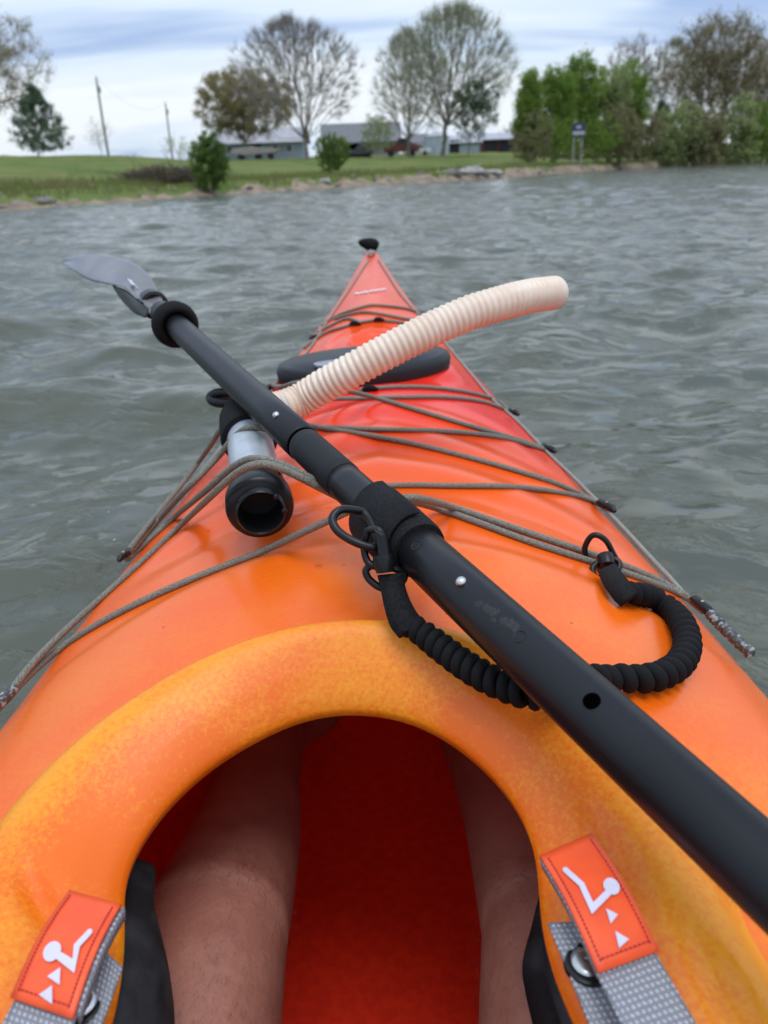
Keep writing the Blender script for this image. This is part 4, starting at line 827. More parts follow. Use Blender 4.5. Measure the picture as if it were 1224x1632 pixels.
def tree(name, label, cat, px, pyb, pyt, pxl, pxr, Y, kind, fork=0.3, n=320, nleaf=2600, ls=0.16, twig=5, lean=0.0, shape='round', zoff=None, group=None, bark=None, low=None, bf=0.55, tipr=0.013, tw=1.0, seed=None):
    seed = seed or (int(px*7+pyt*3+Y) % 100000); rg = np.random.default_rng(seed)
    b = far(px, pyb, Y); gz = tz(b[0], b[1]); base = np.array([b[0], b[1], gz-0.1])
    top = far(px, pyt, Y)[2]; H = max(0.5, top-gz); xl = far(pxl, (pyb+pyt)/2, Y)[0]; xr = far(pxr, (pyb+pyt)/2, Y)[0]; Wd = (xr-xl)/2; cx = (xl+xr)/2
    zl = gz+H*(low if low is not None else fork*0.8)
    N_ = n*3; U = rg.normal(size=(N_, 3)); U /= np.linalg.norm(U, axis=1, keepdims=True); U *= rg.random((N_, 1))**(1/2.4)
    if shape == 'round': P_ = U*np.array([Wd, Wd*0.85, (top-zl)/2])+np.array([cx, base[1], (top+zl)/2])
    elif shape == 'vase':
        h = rg.random(N_)**0.75; rad = np.sin(np.clip(h*0.80+0.14, 0, 1)*math.pi)**0.55*np.where(h > 0.7, np.sqrt(np.clip(1-((h-0.7)/0.31)**2, 0, 1)), 1); a = rg.uniform(0, 2*math.pi, N_); q = np.sqrt(rg.random(N_))*rad
        P_ = np.stack([cx+np.cos(a)*q*Wd, base[1]+np.sin(a)*q*Wd*0.85, zl+h*(top-zl)], 1)
    else:   # cone / column
        h = rg.random(N_)**1.1; rad = {'cone': (1-h)**0.75*np.minimum(1, (h+0.04)/0.12)**0.5, 'column': np.minimum(1, ((1-h)/0.35))**0.6*np.minimum(1, (h+0.05)/0.2)**0.5}[shape]; a = rg.uniform(0, 2*math.pi, N_); q = np.sqrt(rg.random(N_))*rad
        P_ = np.stack([cx+np.cos(a)*q*Wd, base[1]+np.sin(a)*q*Wd, zl+h*(top-zl)], 1)
    # thin out some pockets so that the sky shows through
    hol = P_[rg.integers(0, N_, 9)]; dmin = np.min(np.linalg.norm((P_[:, None]-hol[None])/max(Wd, H*0.3), axis=2), 1); P_ = P_[dmin > 0.16*(rg.random(len(P_))*0.6+0.7)][:n]
    tip = np.array([base[0]*0.7+cx*0.3, base[1], gz+H*fork]); nod = [base+(tip-base)*f+np.array([lean*math.sin(f*3), 0, 0]) for f in np.linspace(0, 1, 5)]; par = [-1, 0, 1, 2, 3]; path = [0, 0, 0, 0, 0.01]
    if shape in ('cone', 'column'):
        for f in np.linspace(0.15, 0.95, 8): nod.append(tip+(np.array([cx, base[1], top])-tip)*f); par.append(len(nod)-2); path.append(0.02*f)
    P_ = P_[np.argsort(np.linalg.norm(P_-tip, axis=1))]
    nodA = np.zeros((len(nod)+len(P_), 3)); nodA[:len(nod)] = nod; pA = np.zeros(len(nodA)); pA[:len(path)] = path; k = len(nod); par = par+[0]*len(P_)
    for p in P_:
        d = np.linalg.norm(nodA[4:k]-p, axis=1); below = np.clip(nodA[4:k, 2]-p[2], 0, None); c = d+bf*pA[4:k]+0.8*below; j = int(np.argmin(c))+4
        nodA[k] = p; par[k] = j; pA[k] = pA[j]+np.linalg.norm(nodA[j]-p); k += 1
    par = np.array(par[:k]); nodA = nodA[:k]; rp_ = np.full(k, tipr**2.2*1.0)
    acc = np.full(k, 0.0)
    order = np.arange(k-1, 0, -1); rad = np.zeros(k)
    for i in order:
        if acc[i] == 0: acc[i] = (tipr*H/10)**2.15
        acc[par[i]] += acc[i]
    rad = acc**(1/2.15)*0.95; rad[0] *= 1.35
    # smooth wiggle: split each branch in two with a displaced midpoint
    i = np.arange(1, k); p0 = nodA[par[i]]; p1 = nodA[i]; ln = np.linalg.norm(p1-p0, axis=1, keepdims=True); mid = (p0+p1)/2+rg.normal(size=p0.shape)*ln*0.07+np.array([0, 0, 1])*ln*-0.03
    r1 = rad[i]; r0 = np.minimum(rad[par[i]], r1*1.5)
    r0[:4] = rad[par[i]][:4]; rm_ = (r0+r1)/2
    sgm = [(p0, mid, r0, rm_), (mid, p1, rm_, r1)]
    # twigs
    tipa = (tipr*H/10)**2.15; cand = np.arange(5, k); cand = cand[acc[5:k] <= 2.6*tipa] if shape == 'vase' else cand; ti = np.repeat(cand, twig); cen = np.array([cx, base[1], (zl+top)/2-H*0.15]); out_ = nodA[ti]-cen; out_ /= (np.linalg.norm(out_, axis=1, keepdims=True)+1e-6)
    rn_ = 0.38 if shape == 'vase' else 0.6; dr = out_*0.7+rg.normal(size=out_.shape)*rn_+np.array([0, 0, 0.45]); dr /= np.linalg.norm(dr, axis=1, keepdims=True); tl_ = rg.uniform(0.035, 0.095, (len(ti), 1))*H*tw; e1 = nodA[ti]+dr*tl_
    rt0 = np.full(len(ti), tipr*0.75*H/10); sgm.append((nodA[ti], e1, rt0, rt0*0.45))
    p0_ = np.concatenate([s_[0] for s_ in sgm]); p1_ = np.concatenate([s_[1] for s_ in sgm]); r0_ = np.concatenate([s_[2] for s_ in sgm]); r1_ = np.concatenate([s_[3] for s_ in sgm])
    nleaf = int(nleaf*(2.4 if nleaf > 1500 else 1.6)); ls = ls*0.68
    V_, F_ = frusta(p0_, p1_, r0_, r1_, 4)
    root = thing(name, label, cat, tuple(base), group)
    link('trunk', mesh_np('trunk', V_, F_), bark or BM, root)
    if nleaf:
        pk = rg.integers(0, len(e1), nleaf); f = rg.random((nleaf, 1)); C_ = nodA[ti][pk]*(1-f)+e1[pk]*f+rg.normal(size=(nleaf, 3))*0.02*H
        V_, F_ = leaves(C_, ls*H/10, seed); link('crown', mesh_np('crown', V_, F_), LM[kind], root, smooth=False)
    return root
TREES = 1
if TREES:
    tree('oak_tree', 'large brownish spring oak cut off by the left edge of the picture', 'tree', -40, 262, 10, -150, 84, 72, 'olive', 0.3, 460, 8000, 0.13, 8)
    tree('broadleaf_tree', 'blue green spreading tree on the crest below the big left oak', 'tree', 62, 256, 140, 4, 116, 66, 'blue', 0.16, 340, 9000, 0.24, 6, shape='cone', low=0.12)
    tree('bare_tree', 'small bare grey tree behind the taller utility pole', 'tree', 163, 252, 186, 135, 184, 95, 'bare', 0.2, 160, 250, 0.12, 5, tipr=0.016)
    tree('sapling', 'thin light green sapling left of the dark hedge bush', 'tree', 287, 262, 212, 258, 312, 42, 'green', 0.1, 120, 620, 0.30, 4, low=0.1)
    tree('round_bush', 'tall dark green bush at the left end of the long house', 'bush', 331, 302, 210, 302, 362, 29.5, 'mid', 0.05, 300, 8000, 0.30, 3, shape='round', low=0.02, bark=BM2)
    tree('round_bush', 'rounded green shrub on the bank in front of the houses', 'bush', 529, 292, 211, 500, 558, 42, 'mid', 0.04, 300, 8000, 0.30, 3, shape='round', low=0.02, bark=BM2)
    tree('oak_tree', 'round olive brown oak behind the left end of the long house', 'tree', 392, 252, 108, 312, 468, 118, 'olive', 0.2, 460, 17000, 0.20, 7, low=0.22)
    tree('bare_tree', 'large bare vase shaped tree in front of the long house', 'tree', 491, 258, 34, 366, 580, 96, 'bare', 0.16, 760, 240, 0.06, 15, shape='vase', low=0.30, bf=0.85, tipr=0.0105)
    tree('elm_tree', 'tall half leafed pale green tree left of the tallest tree', 'tree', 651, 256, 56, 590, 716, 100, 'green', 0.16, 520, 4200, 0.09, 11, shape='vase', low=0.26, bf=0.85, tipr=0.011)
    tree('elm_tree', 'tallest wide green leafed tree in the middle of the shore', 'tree', 705, 261, 14, 622, 822, 92, 'green', 0.22, 700, 8500, 0.09, 11, shape='vase', low=0.30, bf=0.85, tipr=0.011)
    tree('curved_tree', 'thin tree with a curved trunk beside the tallest tree', 'tree', 682, 258, 150, 672, 712, 94, 'green', 0.5, 60, 260, 0.10, 4, lean=-0.5)
    tree('evergreen_tree', 'small dark green tree to the right of the tallest tree', 'tree', 746, 254, 124, 717, 797, 88, 'dark', 0.28, 240, 3600, 0.24, 4, low=0.22)
    tree('small_tree', 'small rounded green tree in front of the grey roofed house', 'tree', 602, 250, 180, 574, 628, 108, 'green', 0.2, 200, 3800, 0.22, 4, low=0.1)
    tree('distant_tree', 'small dark rounded tree behind the red barn', 'tree', 808, 236, 202, 794, 822, 165, 'dark', 0.15, 120, 1500, 0.28, 3)
    k_ = [(842, 266, 112, 822, 862, 63, 'bright', 'narrow green tree at the left end of the right hand thicket'),
          (880, 264, 106, 845, 915, 68, 'bright', 'bright green tree just left of the signboard'),
          (925, 262, 88, 885, 962, 72, 'bright', 'tallest bright green tree behind the signboard'),
          (968, 262, 104, 935, 1004, 74, 'green', 'bright green tree two to the right of the signboard'),
          (1000, 262, 100, 965, 1030, 76, 'bright', 'bright green tree at the right end of the leafy clump')]
    for (a, b_, c, d, e_, Y, kd, lb) in k_: tree('thicket_tree', lb, 'tree', a, b_, c, d, e_, Y, kd, 0.12, 340, 7000, 0.24, 4, low=0.12, group='trees of the green thicket')
    tree('bare_tree', 'tall thin bare tree standing above the right end of the green clump', 'tree', 1012, 258, 60, 955, 1058, 92, 'bare', 0.25, 400, 700, 0.08, 12, low=0.25, bf=0.7)
    tree('bare_tree', 'pale leafing tree between the bare one and the big right oak', 'tree', 1066, 258, 70, 1030, 1105, 96, 'green', 0.3, 300, 2600, 0.1, 10, shape='vase', low=0.25)
    tree('oak_tree', 'biggest olive brown oak near the right edge', 'tree', 1142, 256, 24, 1062, 1220, 88, 'olive', 0.30, 560, 12000, 0.12, 9, low=0.30, bark=BM2)
    tree('oak_tree', 'olive oak cut off by the right edge of the picture', 'tree', 1222, 252, 62, 1180, 1300, 90, 'olive', 0.2, 400, 9000, 0.14, 5, low=0.2, bark=BM2)
    tree('evergreen_tree', 'dark cedar standing between the green clump and the big oak', 'tree', 1052, 256, 158, 1026, 1080, 84, 'dark', 0.1, 240, 4600, 0.26, 3, shape='cone', low=0.08)
    sh_ = [(848, 268, 178, 825, 872, 62, 'mix', 'brown green scrub at the left foot of the thicket'), (885, 266, 190, 862, 915, 65, 'bright', 'leafy scrub directly left of the sign posts'), (945, 266, 185, 920, 975, 68, 'bright', 'leafy scrub directly right of the sign posts'),
           (985, 264, 170, 965, 1012, 70, 'mix', 'low scrub under the right end of the green clump'), (1025, 262, 172, 1000, 1050, 76, 'mix', 'low scrub in front of the dark cedar'), (1085, 260, 158, 1055, 1112, 80, 'green', 'low scrub left of the big oak trunk'),
           (1120, 258, 172, 1098, 1150, 80, 'mix', 'low dark scrub at the foot of the big oak'), (1170, 257, 150, 1145, 1200, 82, 'green', 'low scrub right of the big oak trunk'), (1215, 255, 160, 1190, 1260, 84, 'bright', 'green scrub at the right edge of the picture')]
    for (a, b_, c, d, e_, Y, kd, lb) in sh_: tree('scrub_bush', lb, 'bush', a, b_, c, d-14, e_+14, Y, kd, 0.10, 200, 3000, 0.36, 5, low=0.02, bark=BM2, group='scrub along the right hand bank')
    for (a, b_, c, d, e_, Y, kd, lb) in [(92, 318, 292, 62, 118, 27, 'mix', 'low brown scrub between the left edge and the thin sapling'), (250, 306, 262, 226, 280, 30, 'mix', 'tangled dry scrub left of the dark hedge bush'), (415, 303, 288, 396, 440, 36, 'mix', 'low dry tuft of scrub below the bare vase shaped tree'), (15, 316, 284, -20, 50, 27, 'mix', 'low dry scrub on the bank at the left edge'), (122, 304, 262, 108, 136, 30, 'green', 'thin dry sapling on the left bank'), (208, 252, 242, 190, 226, 70, 'dark', 'low dark bush on the crest by the poles'), (6, 256, 246, -16, 16, 68, 'dark', 'low dark bush on the crest at the left edge'), (372, 300, 272, 355, 390, 34, 'mix', 'small scrub right of the dark hedge bush')]:
        tree('scrub_bush', lb, 'bush', a, b_, c, d, e_, Y, kd, 0.04, 120, 900, 0.40, 5, low=0.02, bark=BM2)
    # wood far behind the right hand thicket, one mass
    nw = 16000; azw = np.radians(rng.uniform(9.5, 42, nw)); rr_w = rng.uniform(128, 150, nw); hw2 = 3.2+1.2*np.sin(np.degrees(azw)*1.3)+0.8*np.sin(np.degrees(azw)*4.1); xw, yw = rr_w*np.sin(azw), rr_w*np.cos(azw)
    cw = np.stack([xw, yw, terr(xw, yw)[0]+rng.random(nw)**0.8*hw2], 1); V_, F_ = leaves(cw, 0.55, 5)
    tag(link('distant_wood', mesh_np('distant_wood', V_, F_), LM['mix'], smooth=False), 'low far off wood behind the right hand thicket', kind='stuff')
    # brush pile
    b = far(264, 300, 31); g = tz(b[0], b[1]); n_ = 700; c0 = np.array([b[0], b[1], g]); q = rng.normal(size=(n_, 3))*np.array([0.6, 0.5, 0.12])+c0+np.array([0, 0, 0.25]); dd = rng.normal(size=(n_, 3))*np.array([0.4, 0.4, 0.14])
    V_, F_ = frusta(q-dd, q+dd, np.full(n_, 0.014), np.full(n_, 0.008), 3)
    tag(link('brush_pile', mesh_np('brush_pile', V_, F_), mat('dead_wood', (0.13, 0.10, 0.075), 0.9, var=0.5, vscale=2)), 'pile of dead brown branches beside the dark hedge bush', 'brush pile')

# ------------------------------------------------------------------ buildings, poles, sign
wall_b = mat('blue_grey_siding', (0.31, 0.38, 0.45), 0.7, col2=(0.27, 0.34, 0.40), vscale=2); roof_m = mat('pale_metal_roof', (0.40, 0.40, 0.43), 0.7, spec=0.2, col2=(0.33, 0.33, 0.36), vscale=1.2)
roof_g = mat('grey_shingle_roof', (0.17, 0.175, 0.185), 0.85, var=0.3, vscale=3); dark_m = mat('dark_interior', (0.02, 0.02, 0.025), 0.8, var=0.2); glass_m = mat('window_glass', (0.03, 0.04, 0.05), 0.1, var=0.2)
wht = mat('white_paint', (0.7, 0.7, 0.7), 0.5, var=0.08, vscale=4); red_m = mat('red_paint', (0.15, 0.04, 0.04), 0.6, var=0.3, vscale=3); dred = mat('dark_red_siding', (0.11, 0.03, 0.028), 0.8, var=0.3, vscale=3); silo_m = mat('silo_metal', (0.38, 0.44, 0.48), 0.45, var=0.15, vscale=2)
wood = mat('grey_wood', (0.27, 0.25, 0.22), 0.85, var=0.3, vscale=2, bump=0.4, bscale=20)
def house(name, label, pxl, pxr, pyb, pye, pyr, Y, dep, wm, rm, wins=(), doors=(), gable_dark=False):
    a = far(pxl, pyb, Y); b_ = far(pxr, pyb, Y); x0, x1 = a[0], b_[0]; z0 = min(tz(x0, Y), tz(x1, Y))-0.3; ze_ = far((pxl+pxr)/2, pye, Y)[2]; zr = far((pxl+pxr)/2, pyr, Y+dep/2)[2]
    root = thing(name, label, 'building', ((x0+x1)/2, Y+dep/2, z0))
    y0, y1 = Y, Y+dep; ym = (y0+y1)/2
    MB().add([(x0, y0, z0), (x1, y0, z0), (x1, y0, ze_), (x0, y0, ze_), (x0, y1, z0), (x1, y1, z0), (x1, y1, ze_), (x0, y1, ze_), (x0, ym, zr-0.05), (x1, ym, zr-0.05)],
             [(0, 1, 2, 3), (5, 4, 7, 6), (4, 0, 3, 8, 7), (1, 5, 6, 9, 2)]).build('wall', wm, root, smooth=False)
    o_ = 0.5
    for sgn in (-1, 1):
        ya = ym+sgn*(dep/2+o_); dz = (zr-ze_)*o_/(dep/2)
        MB().slab([(x0-o_, ya, ze_-dz), (x1+o_, ya, ze_-dz), (x1+o_, ym, zr+0.06), (x0-o_, ym, zr+0.06)], 0.12, (0, sgn*(zr-ze_), dep/2)).build('roof', rm, root, smooth=False)
    for (px, wv, hv_, zf) in wins:
        x = far(px, pyb, Y)[0]; z = z0+0.3+(ze_-z0-0.3)*zf
        f = MB(); f.box((x, y0-0.04, z), wv, 0.08, hv_).build('window', wht, root, smooth=False); f = root.children[-1] if False else [c for c in COL.objects if c.name.startswith('window')][-1]
        MB().box((x, y0-0.09, z), wv*0.82, 0.03, hv_*0.82).build('pane', glass_m, f, smooth=False)
    for (px, wv, hv_) in doors:
        x = far(px, pyb, Y)[0]; MB().box((x, y0-0.05, z0+0.3+hv_/2), wv, 0.1, hv_).build('door', dark_m, root, smooth=False)
    if gable_dark: MB().add([(x0-0.02, y0-0.1, ze_-0.2), (x0-0.02, y1+0.1, ze_-0.2), (x0-0.02, ym, zr-0.1)], [(0, 1, 2)]).build('gable', roof_g, root, smooth=False)
    return root
house('long_house', 'long low blue grey house with a pale metal roof', 343, 484, 250, 226, 206, 126, 9, wall_b, roof_m, [(368, 1.0, 1.1, 0.6), (440, 1.0, 1.1, 0.6), (462, 1.0, 1.1, 0.6)], [(412, 1.0, 2.0)], True)
house('grey_roofed_house', 'house with a large grey roof behind the rounded green shrub', 516, 636, 248, 224, 197, 140, 10, mat('tan_siding', (0.28, 0.26, 0.24), 0.8, var=0.1), roof_g, [(560, 1.2, 1.3, 0.6), (622, 1.2, 1.3, 0.6)], [(585, 1.1, 2.1)])
house('garage', 'small pale garage seen between the two tall trees', 656, 694, 247, 226, 214, 150, 7, mat('cream_siding', (0.5, 0.48, 0.42), 0.7, var=0.1), roof_g, [(674, 1.0, 1.0, 0.6)])
house('red_barn', 'open fronted dark red barn with a pale roof right of the tall trees', 768, 826, 239, 221, 213, 150, 8, dred, roof_m, [], [(782, 2.2, 2.2), (806, 2.2, 2.2)])
house('pale_shed', 'pale grey shed between the silo and the red barn', 716, 764, 243, 226, 217, 138, 6, silo_m, roof_m, [], [(724, 1.6, 2.0)])
# silo
b = far(696, 248, 120); g = tz(b[0], b[1]); ht = far(696, 207, 120)[2]-g; root = thing('silo', 'pale blue grey metal silo behind the tallest tree trunk', 'silo', (b[0], b[1], g))
mb = MB(); lathe(mb, (b[0], b[1], g-0.2), [(1.7, 0), (1.7, ht*0.8)], 24); mb.build('silo_wall', silo_m, root)
mb = MB(); lathe(mb, (b[0], b[1], g-0.2), [(1.78, ht*0.79), (1.78, ht*0.81), (0.2, ht+0.1), (0.01, ht+0.1)], 24); mb.build('silo_roof', roof_m, root)
# arched carport with a parked tractor
b = far(568, 251, 118); g = tz(b[0], b[1]); root = thing('carport', 'dark arched carport right of the rounded green shrub', 'carport', (b[0], b[1], g))
hw_ = (far(594, 251, 118)[0]-far(545, 251, 118)[0])/2; ah = far(568, 225, 118)[2]-g
arc = [(math.cos(a), math.sin(a)) for a in np.linspace(math.pi, 0, 13)]
V_ = np.array([[(b[0]+c*hw_, yy, g-0.1+s_*ah) for c, s_ in arc] for yy in np.linspace(118, 124, 4)]); o = link('canopy', grid_mesh('canopy', V_), roof_g, root); q = o.modifiers.new('s', 'SOLIDIFY'); q.thickness = 0.15
MB().add([(b[0]+c*hw_*0.98, 123.9, g-0.1+s_*ah) for c, s_ in arc], [tuple(range(13))]).build('back_wall', dark_m, root, smooth=False)
def vehicle(name, label, cat, px, pyb, Y, Ln, Hh, body, cab=True):
    b = far(px, pyb, Y); g = tz(b[0], b[1]); root = thing(name, label, cat, (b[0], b[1], g)); x, y = b[0], b[1]
    prof = [(-.5, .25), (-.5, .55), (-.42, .62), (-.2, .64), (-.08, 1), (.2, 1), (.32, .66), (.5, .60), (.5, .25)] if cab else [(-.5, .45), (-.46, .7), (-.1, .85), (.35, .72), (.52, .62), (.4, .4), (-.2, .3)]
    MB().slab([(x+u*Ln, y, g+v*Hh) for u, v in prof], 1.6, (0, 1, 0)).build('body', body, root, smooth=False, bevel=0.05)
    if cab: MB().slab([(x+u*Ln, y-0.81, g+v*Hh) for u, v in [(-.14, .68), (-.06, .95), (.17, .95), (.25, .68)]], 0.03, (0, 1, 0)).build('side_window', glass_m, root, smooth=False)
    for u in (-.3, .3):
        for s_ in (-0.75, 0.75):
            mb = MB(); lathe(mb, (x+u*Ln, y+s_, g+0.17*Hh+0.05), [(0.01, -0.1), (0.2*Hh, -0.1), (0.2*Hh, 0.1), (0.01, 0.1)], 14, ax=(0, 1, 0)); mb.build('wheel', dark_m, root, smooth=False)
    return root
vehicle('parked_truck', 'old red pickup parked between the houses', 'truck', 640, 252, 112, 4.6, 2.2, red_m)
vehicle('parked_car', 'small dark car parked under the arched carport', 'car', 575, 252, 114, 3.6, 1.5, mat('dark_car_paint', (0.05, 0.055, 0.06), 0.3, var=0.2))
vehicle('parked_car', 'white car parked on the grass right of the pale garage', 'car', 664, 251, 116, 3.8, 1.4, wht)
vehicle('trailer_boat', 'pale covered boat on a trailer in front of the long house', 'boat', 408, 252, 112, 6.5, 1.8, mat('boat_cover', (0.34, 0.31, 0.28), 0.7, var=0.2, vscale=2), cab=False)
# poles
polepts = []
for (px, pyb, pyt, Y, lb) in [(174, 254, 125, 78, 'taller wooden utility pole on the grass crest at the left'), (275, 252, 165, 105, 'shorter wooden utility pole right of the taller one')]:
    b = far(px, pyb, Y); g = tz(b[0], b[1]); top = far(px, pyt, Y)[2]; root = thing('utility_pole', lb, 'utility pole', (b[0], Y, g), 'utility poles on the crest')
    MB().tube([(b[0], Y, g-0.3), (b[0]-0.02, Y, (g+top)/2), (b[0], Y, top)], [0.12, 0.10, 0.08], 10).build('pole', wood, root)
    mb = MB(); mb.tube([(b[0]+0.16, Y, top-1.1), (b[0]+0.16, Y, top-0.6)], 0.09, 10); mb.build('transformer', silo_m, root)
    mb = MB(); mb.tube([(b[0], Y, top), (b[0], Y, top+0.22)], [0.05, 0.03], 8); mb.build('insulator', dark_m, root); polepts.append((b[0], Y, top+0.2))
mb = MB(); a, b = np.array(polepts[0]), np.array(polepts[1]); mb.tube([a+(b-a)*f-np.array([0, 0, 1.6*4*f*(1-f)]) for f in np.linspace(0, 1, 14)], 0.006, 5)
tag(mb.build('power_line', dark_m), 'thin sagging wire strung between the two utility poles', 'wire')
# sign on two posts
Y = 61.0; root = None; p0 = far(912, 268, Y); p1 = far(924, 268, Y); g = tz(p0[0], p0[1]); zt = far(918, 197, Y)[2]; zm = far(918, 217, Y)[2]
root = thing('signboard', 'dark blue and white signboard on two posts at the waterside', 'sign', ((p0[0]+p1[0])/2, Y, g))
for p in (p0, p1): MB().tube([(p[0], Y, min(g, 0.2)-0.5), (p[0], Y, zt-0.1)], 0.085, 8).build('post', wood, root)
cx = (p0[0]+p1[0])/2; MB().box((cx, Y-0.12, (zt+zm)/2), 0.95, 0.06, zt-zm).build('panel', mat('navy_panel', (0.03, 0.045, 0.09), 0.5, var=0.2), root, smooth=False)
hh = zt-zm
MB().box((cx, Y-0.165, zm+hh*0.24), 0.86, 0.02, hh*0.30).build('white_band', mat('sign_white', (0.42, 0.42, 0.44), 0.6, var=0.2), root, smooth=False)
MB().box((cx-0.02, Y-0.165, zm+hh*0.72), 0.34, 0.02, hh*0.25).build('white_symbol', mat('sign_grey', (0.4, 0.42, 0.46), 0.5, var=0.2), root, smooth=False)
# bank boulders and debris that can be told apart
for i, (px, t0, r_, lb) in enumerate([(722, 1.0, 0.42, 'dark boulder at the left end of the shore debris'), (752, 0.9, 0.40, 'pale flat rock among the shore debris'), (768, 1.1, 0.32, 'small pale rock right of the flat one'), (787, 1.0, 0.36, 'rounded tan rock at the right end of the shore debris'), (66, 0.8, 0.24, 'grey boulder on the left bank'), (518, 1.3, 0.22, 'small pale stone below the rounded green shrub')]):
    p = bankpos(px, t0); rg = np.random.default_rng(i+3); mb = MB(); mb.sphere(p+np.array([0, 0, r_*0.1]), r_, rg.uniform(1.1, 1.7), rg.uniform(.8, 1.2), rg.uniform(.45, .7), 12, 8)
    mb.v = [tuple(np.array(v)+rg.normal(0, r_*0.05, 3)) for v in mb.v]; tag(mb.build('boulder', rockm if i in (0, 4) else mat('pale_rock', (0.36, 0.34, 0.31), 0.85, var=0.35, vscale=4), smooth=False), lb, 'rock')
p = bankpos(740, 0.6); mb = MB(); mb.tube([p+np.array([-1.9, 0.2, 0.10]), p+np.array([-0.5, 0, 0.16]), p+np.array([1.6, -0.1, 0.12])], [0.10, 0.14, 0.07], 8); mb.tube([p+np.array([0.2, 0, 0.14]), p+np.array([0.9, 0.2, 0.55])], [0.06, 0.02], 6)
tag(mb.build('driftwood', mat('driftwood', (0.42, 0.40, 0.37), 0.85, var=0.3, vscale=4)), 'bleached driftwood log lying among the shore rocks', 'driftwood')
# tufts of tall grass along the top of the bank
n_ = 9000; azr = np.radians(rng.uniform(-30, 30, n_)); tt_ = rng.uniform(1.2, 7, n_); R = np.interp(np.degrees(azr), saz, srr)+tt_; x, y = R*np.sin(azr), R*np.cos(azr); z = terr(x, y)[0]; hgt = rng.uniform(0.08, 0.32, n_)
p0 = np.stack([x, y, z-0.02], 1); p1 = p0+np.stack([rng.normal(0, .06, n_), rng.normal(0, .06, n_), hgt], 1); sd3 = np.stack([np.cos(azr), -np.sin(azr), 0*azr], 1)*0.02
V_ = np.stack([p0-sd3, p0+sd3, p1], 1).reshape(-1, 3); tag(link('bank_grass', mesh_np('bank_grass', V_, np.arange(n_*3).reshape(-1, 3)), leafmat('tall_grass', (0.16, 0.21, 0.05), (0.22, 0.20, 0.09), 0.8), smooth=False), 'tall grass blades along the top of the bank', kind='stuff')

# ------------------------------------------------------------------ water
wr = np.r_[np.geomspace(0.30, 60, 1000), np.geomspace(62, 900, 60)]
wa = np.radians(np.r_[np.linspace(-180, -62, 90)[:-1], np.linspace(-62, 62, 560), np.linspace(62, 180, 90)[1:]])
RW, AW = np.meshgrid(wr, wa, indexing='ij'); XW, YW = RW*np.sin(AW), RW*np.cos(AW); ZW = np.zeros_like(XW)
rw = np.random.default_rng(21); drr = np.maximum(RW*0.0055, RW*math.radians(124/560))
wind = math.radians(-62)   # direction the waves travel, from +x axis
DX = np.zeros_like(XW); DY = np.zeros_like(XW)
for i in range(80):
    lam = math.exp(rw.uniform(math.log(0.10), math.log(1.9))); th = wind+rw.normal(0, 0.60); k = 2*math.pi/lam; st_ = 0.036 if lam > 0.22 else 0.030; st_ *= (0.55 if lam > 1.1 else 1.0); a = st_/k*rw.uniform(0.6, 1.3); ph = rw.uniform(0, 6.28)
    att = 1/(1+(4.0*drr/lam)**4); arg = k*(XW*math.cos(th)+YW*math.sin(th))+ph+0.6*np.sin(0.9*XW/lam**0.5+i)
    ZW += a*att*np.sin(arg); DX -= 0.8*a*att*math.cos(th)*np.cos(arg); DY -= 0.8*a*att*math.sin(th)*np.cos(arg)
# calmer in the lee of the boat
lee = 0.55+0.45*sm(np.hypot(XW, YW*0.5), 0.3, 1.8); ZW *= lee
XV, YV = XW-DX*0, YW-DY*0
Vw = np.stack([XW+DX*lee*-1, YW+DY*lee*-1, ZW], -1)
cxw = (XW[:-1, :-1]+XW[1:, 1:])/2; cyw = (YW[:-1, :-1]+YW[1:, 1:])/2
inh = (np.abs(cxw-xc(cyw)) < hw(cyw)*0.72) & (cyw > -2.0) & (cyw < 1.95)
wm = bpy.data.materials.new('lake_water'); wm.use_nodes = True; t = wm.node_tree; b = t.nodes['Principled BSDF']; lk = t.links
b.inputs['Base Color'].default_value = (0.076, 0.083, 0.060, 1); b.inputs['Roughness'].default_value = 0.045; b.inputs['IOR'].default_value = 1.333; b.inputs['Specular IOR Level'].default_value = 0.5
g = t.nodes.new('ShaderNodeNewGeometry')
mp1 = t.nodes.new('ShaderNodeMapping'); mp1.inputs['Rotation'].default_value = (0, 0, math.radians(28)); mp1.inputs['Scale'].default_value = (0.7, 1.35, 1); lk.new(g.outputs['Position'], mp1.inputs[0])
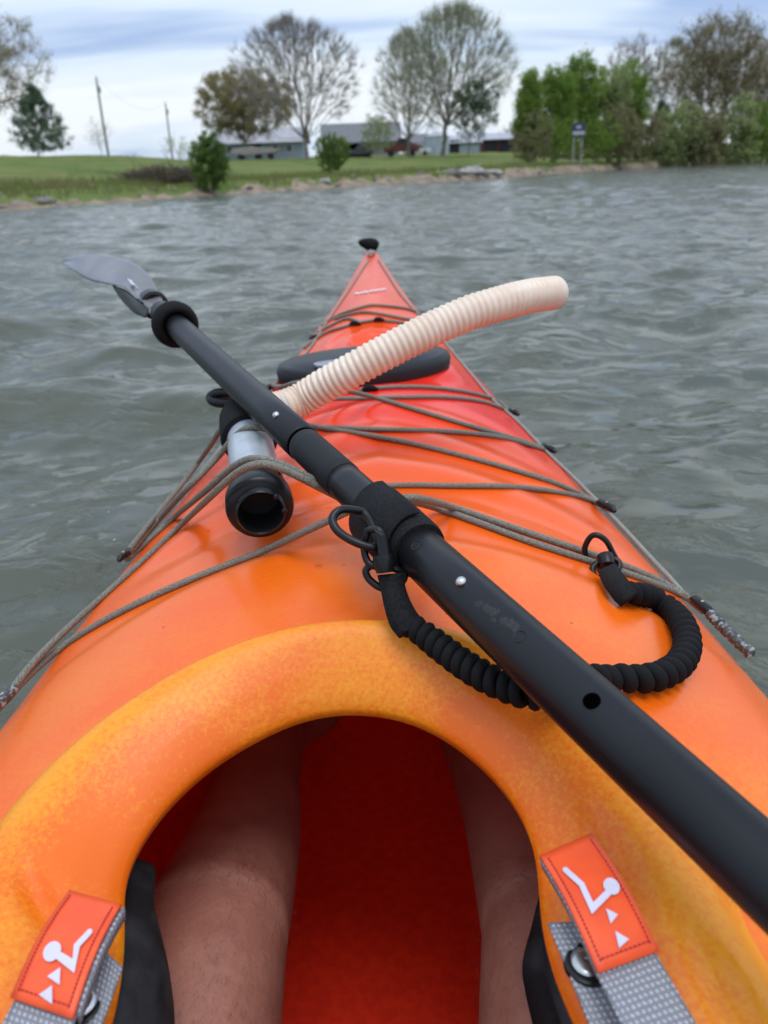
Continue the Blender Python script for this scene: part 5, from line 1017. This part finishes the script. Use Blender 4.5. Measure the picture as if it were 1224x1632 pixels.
na = t.nodes.new('ShaderNodeTexNoise'); na.inputs['Scale'].default_value = 8; na.inputs['Detail'].default_value = 6; na.inputs['Roughness'].default_value = 0.55; na.inputs['Distortion'].default_value = 0.5; lk.new(mp1.outputs[0], na.inputs['Vector'])
nb = t.nodes.new('ShaderNodeTexNoise'); nb.inputs['Scale'].default_value = 2.2; nb.inputs['Detail'].default_value = 5; nb.inputs['Roughness'].default_value = 0.6; nb.inputs['Distortion'].default_value = 0.4; lk.new(mp1.outputs[0], nb.inputs['Vector'])
b1 = t.nodes.new('ShaderNodeBump'); b1.inputs['Strength'].default_value = 0.75; b1.inputs['Distance'].default_value = 0.034; rg1 = t.nodes.new('ShaderNodeMath'); rg1.operation = 'SUBTRACT'; lk.new(na.outputs['Fac'], rg1.inputs[0]); rg1.inputs[1].default_value = 0.5
rg2 = t.nodes.new('ShaderNodeMath'); rg2.operation = 'ABSOLUTE'; lk.new(rg1.outputs[0], rg2.inputs[0])
rg3 = t.nodes.new('ShaderNodeMath'); rg3.operation = 'MULTIPLY_ADD'; lk.new(rg2.outputs[0], rg3.inputs[0]); rg3.inputs[1].default_value = -0.9; lk.new(na.outputs['Fac'], rg3.inputs[2]); lk.new(rg3.outputs[0], b1.inputs['Height'])
b2 = t.nodes.new('ShaderNodeBump'); b2.inputs['Strength'].default_value = 0.75; b2.inputs['Distance'].default_value = 0.14; lk.new(nb.outputs['Fac'], b2.inputs['Height'])
ln_ = t.nodes.new('ShaderNodeVectorMath'); ln_.operation = 'LENGTH'; lk.new(g.outputs['Position'], ln_.inputs[0]); mr = t.nodes.new('ShaderNodeMapRange'); lk.new(ln_.outputs['Value'], mr.inputs[0]); mr.inputs['From Min'].default_value = 3; mr.inputs['From Max'].default_value = 22; mr.inputs['To Min'].default_value = 0.04; mr.inputs['To Max'].default_value = 0.75; lk.new(mr.outputs[0], b2.inputs['Strength'])
lk.new(b1.outputs[0], b2.inputs['Normal']); lk.new(b2.outputs[0], b.inputs['Normal'])
tag(link('lake_water', grid_mesh('lake_water', Vw, ~inh), wm), 'grey green choppy lake water', kind='structure')
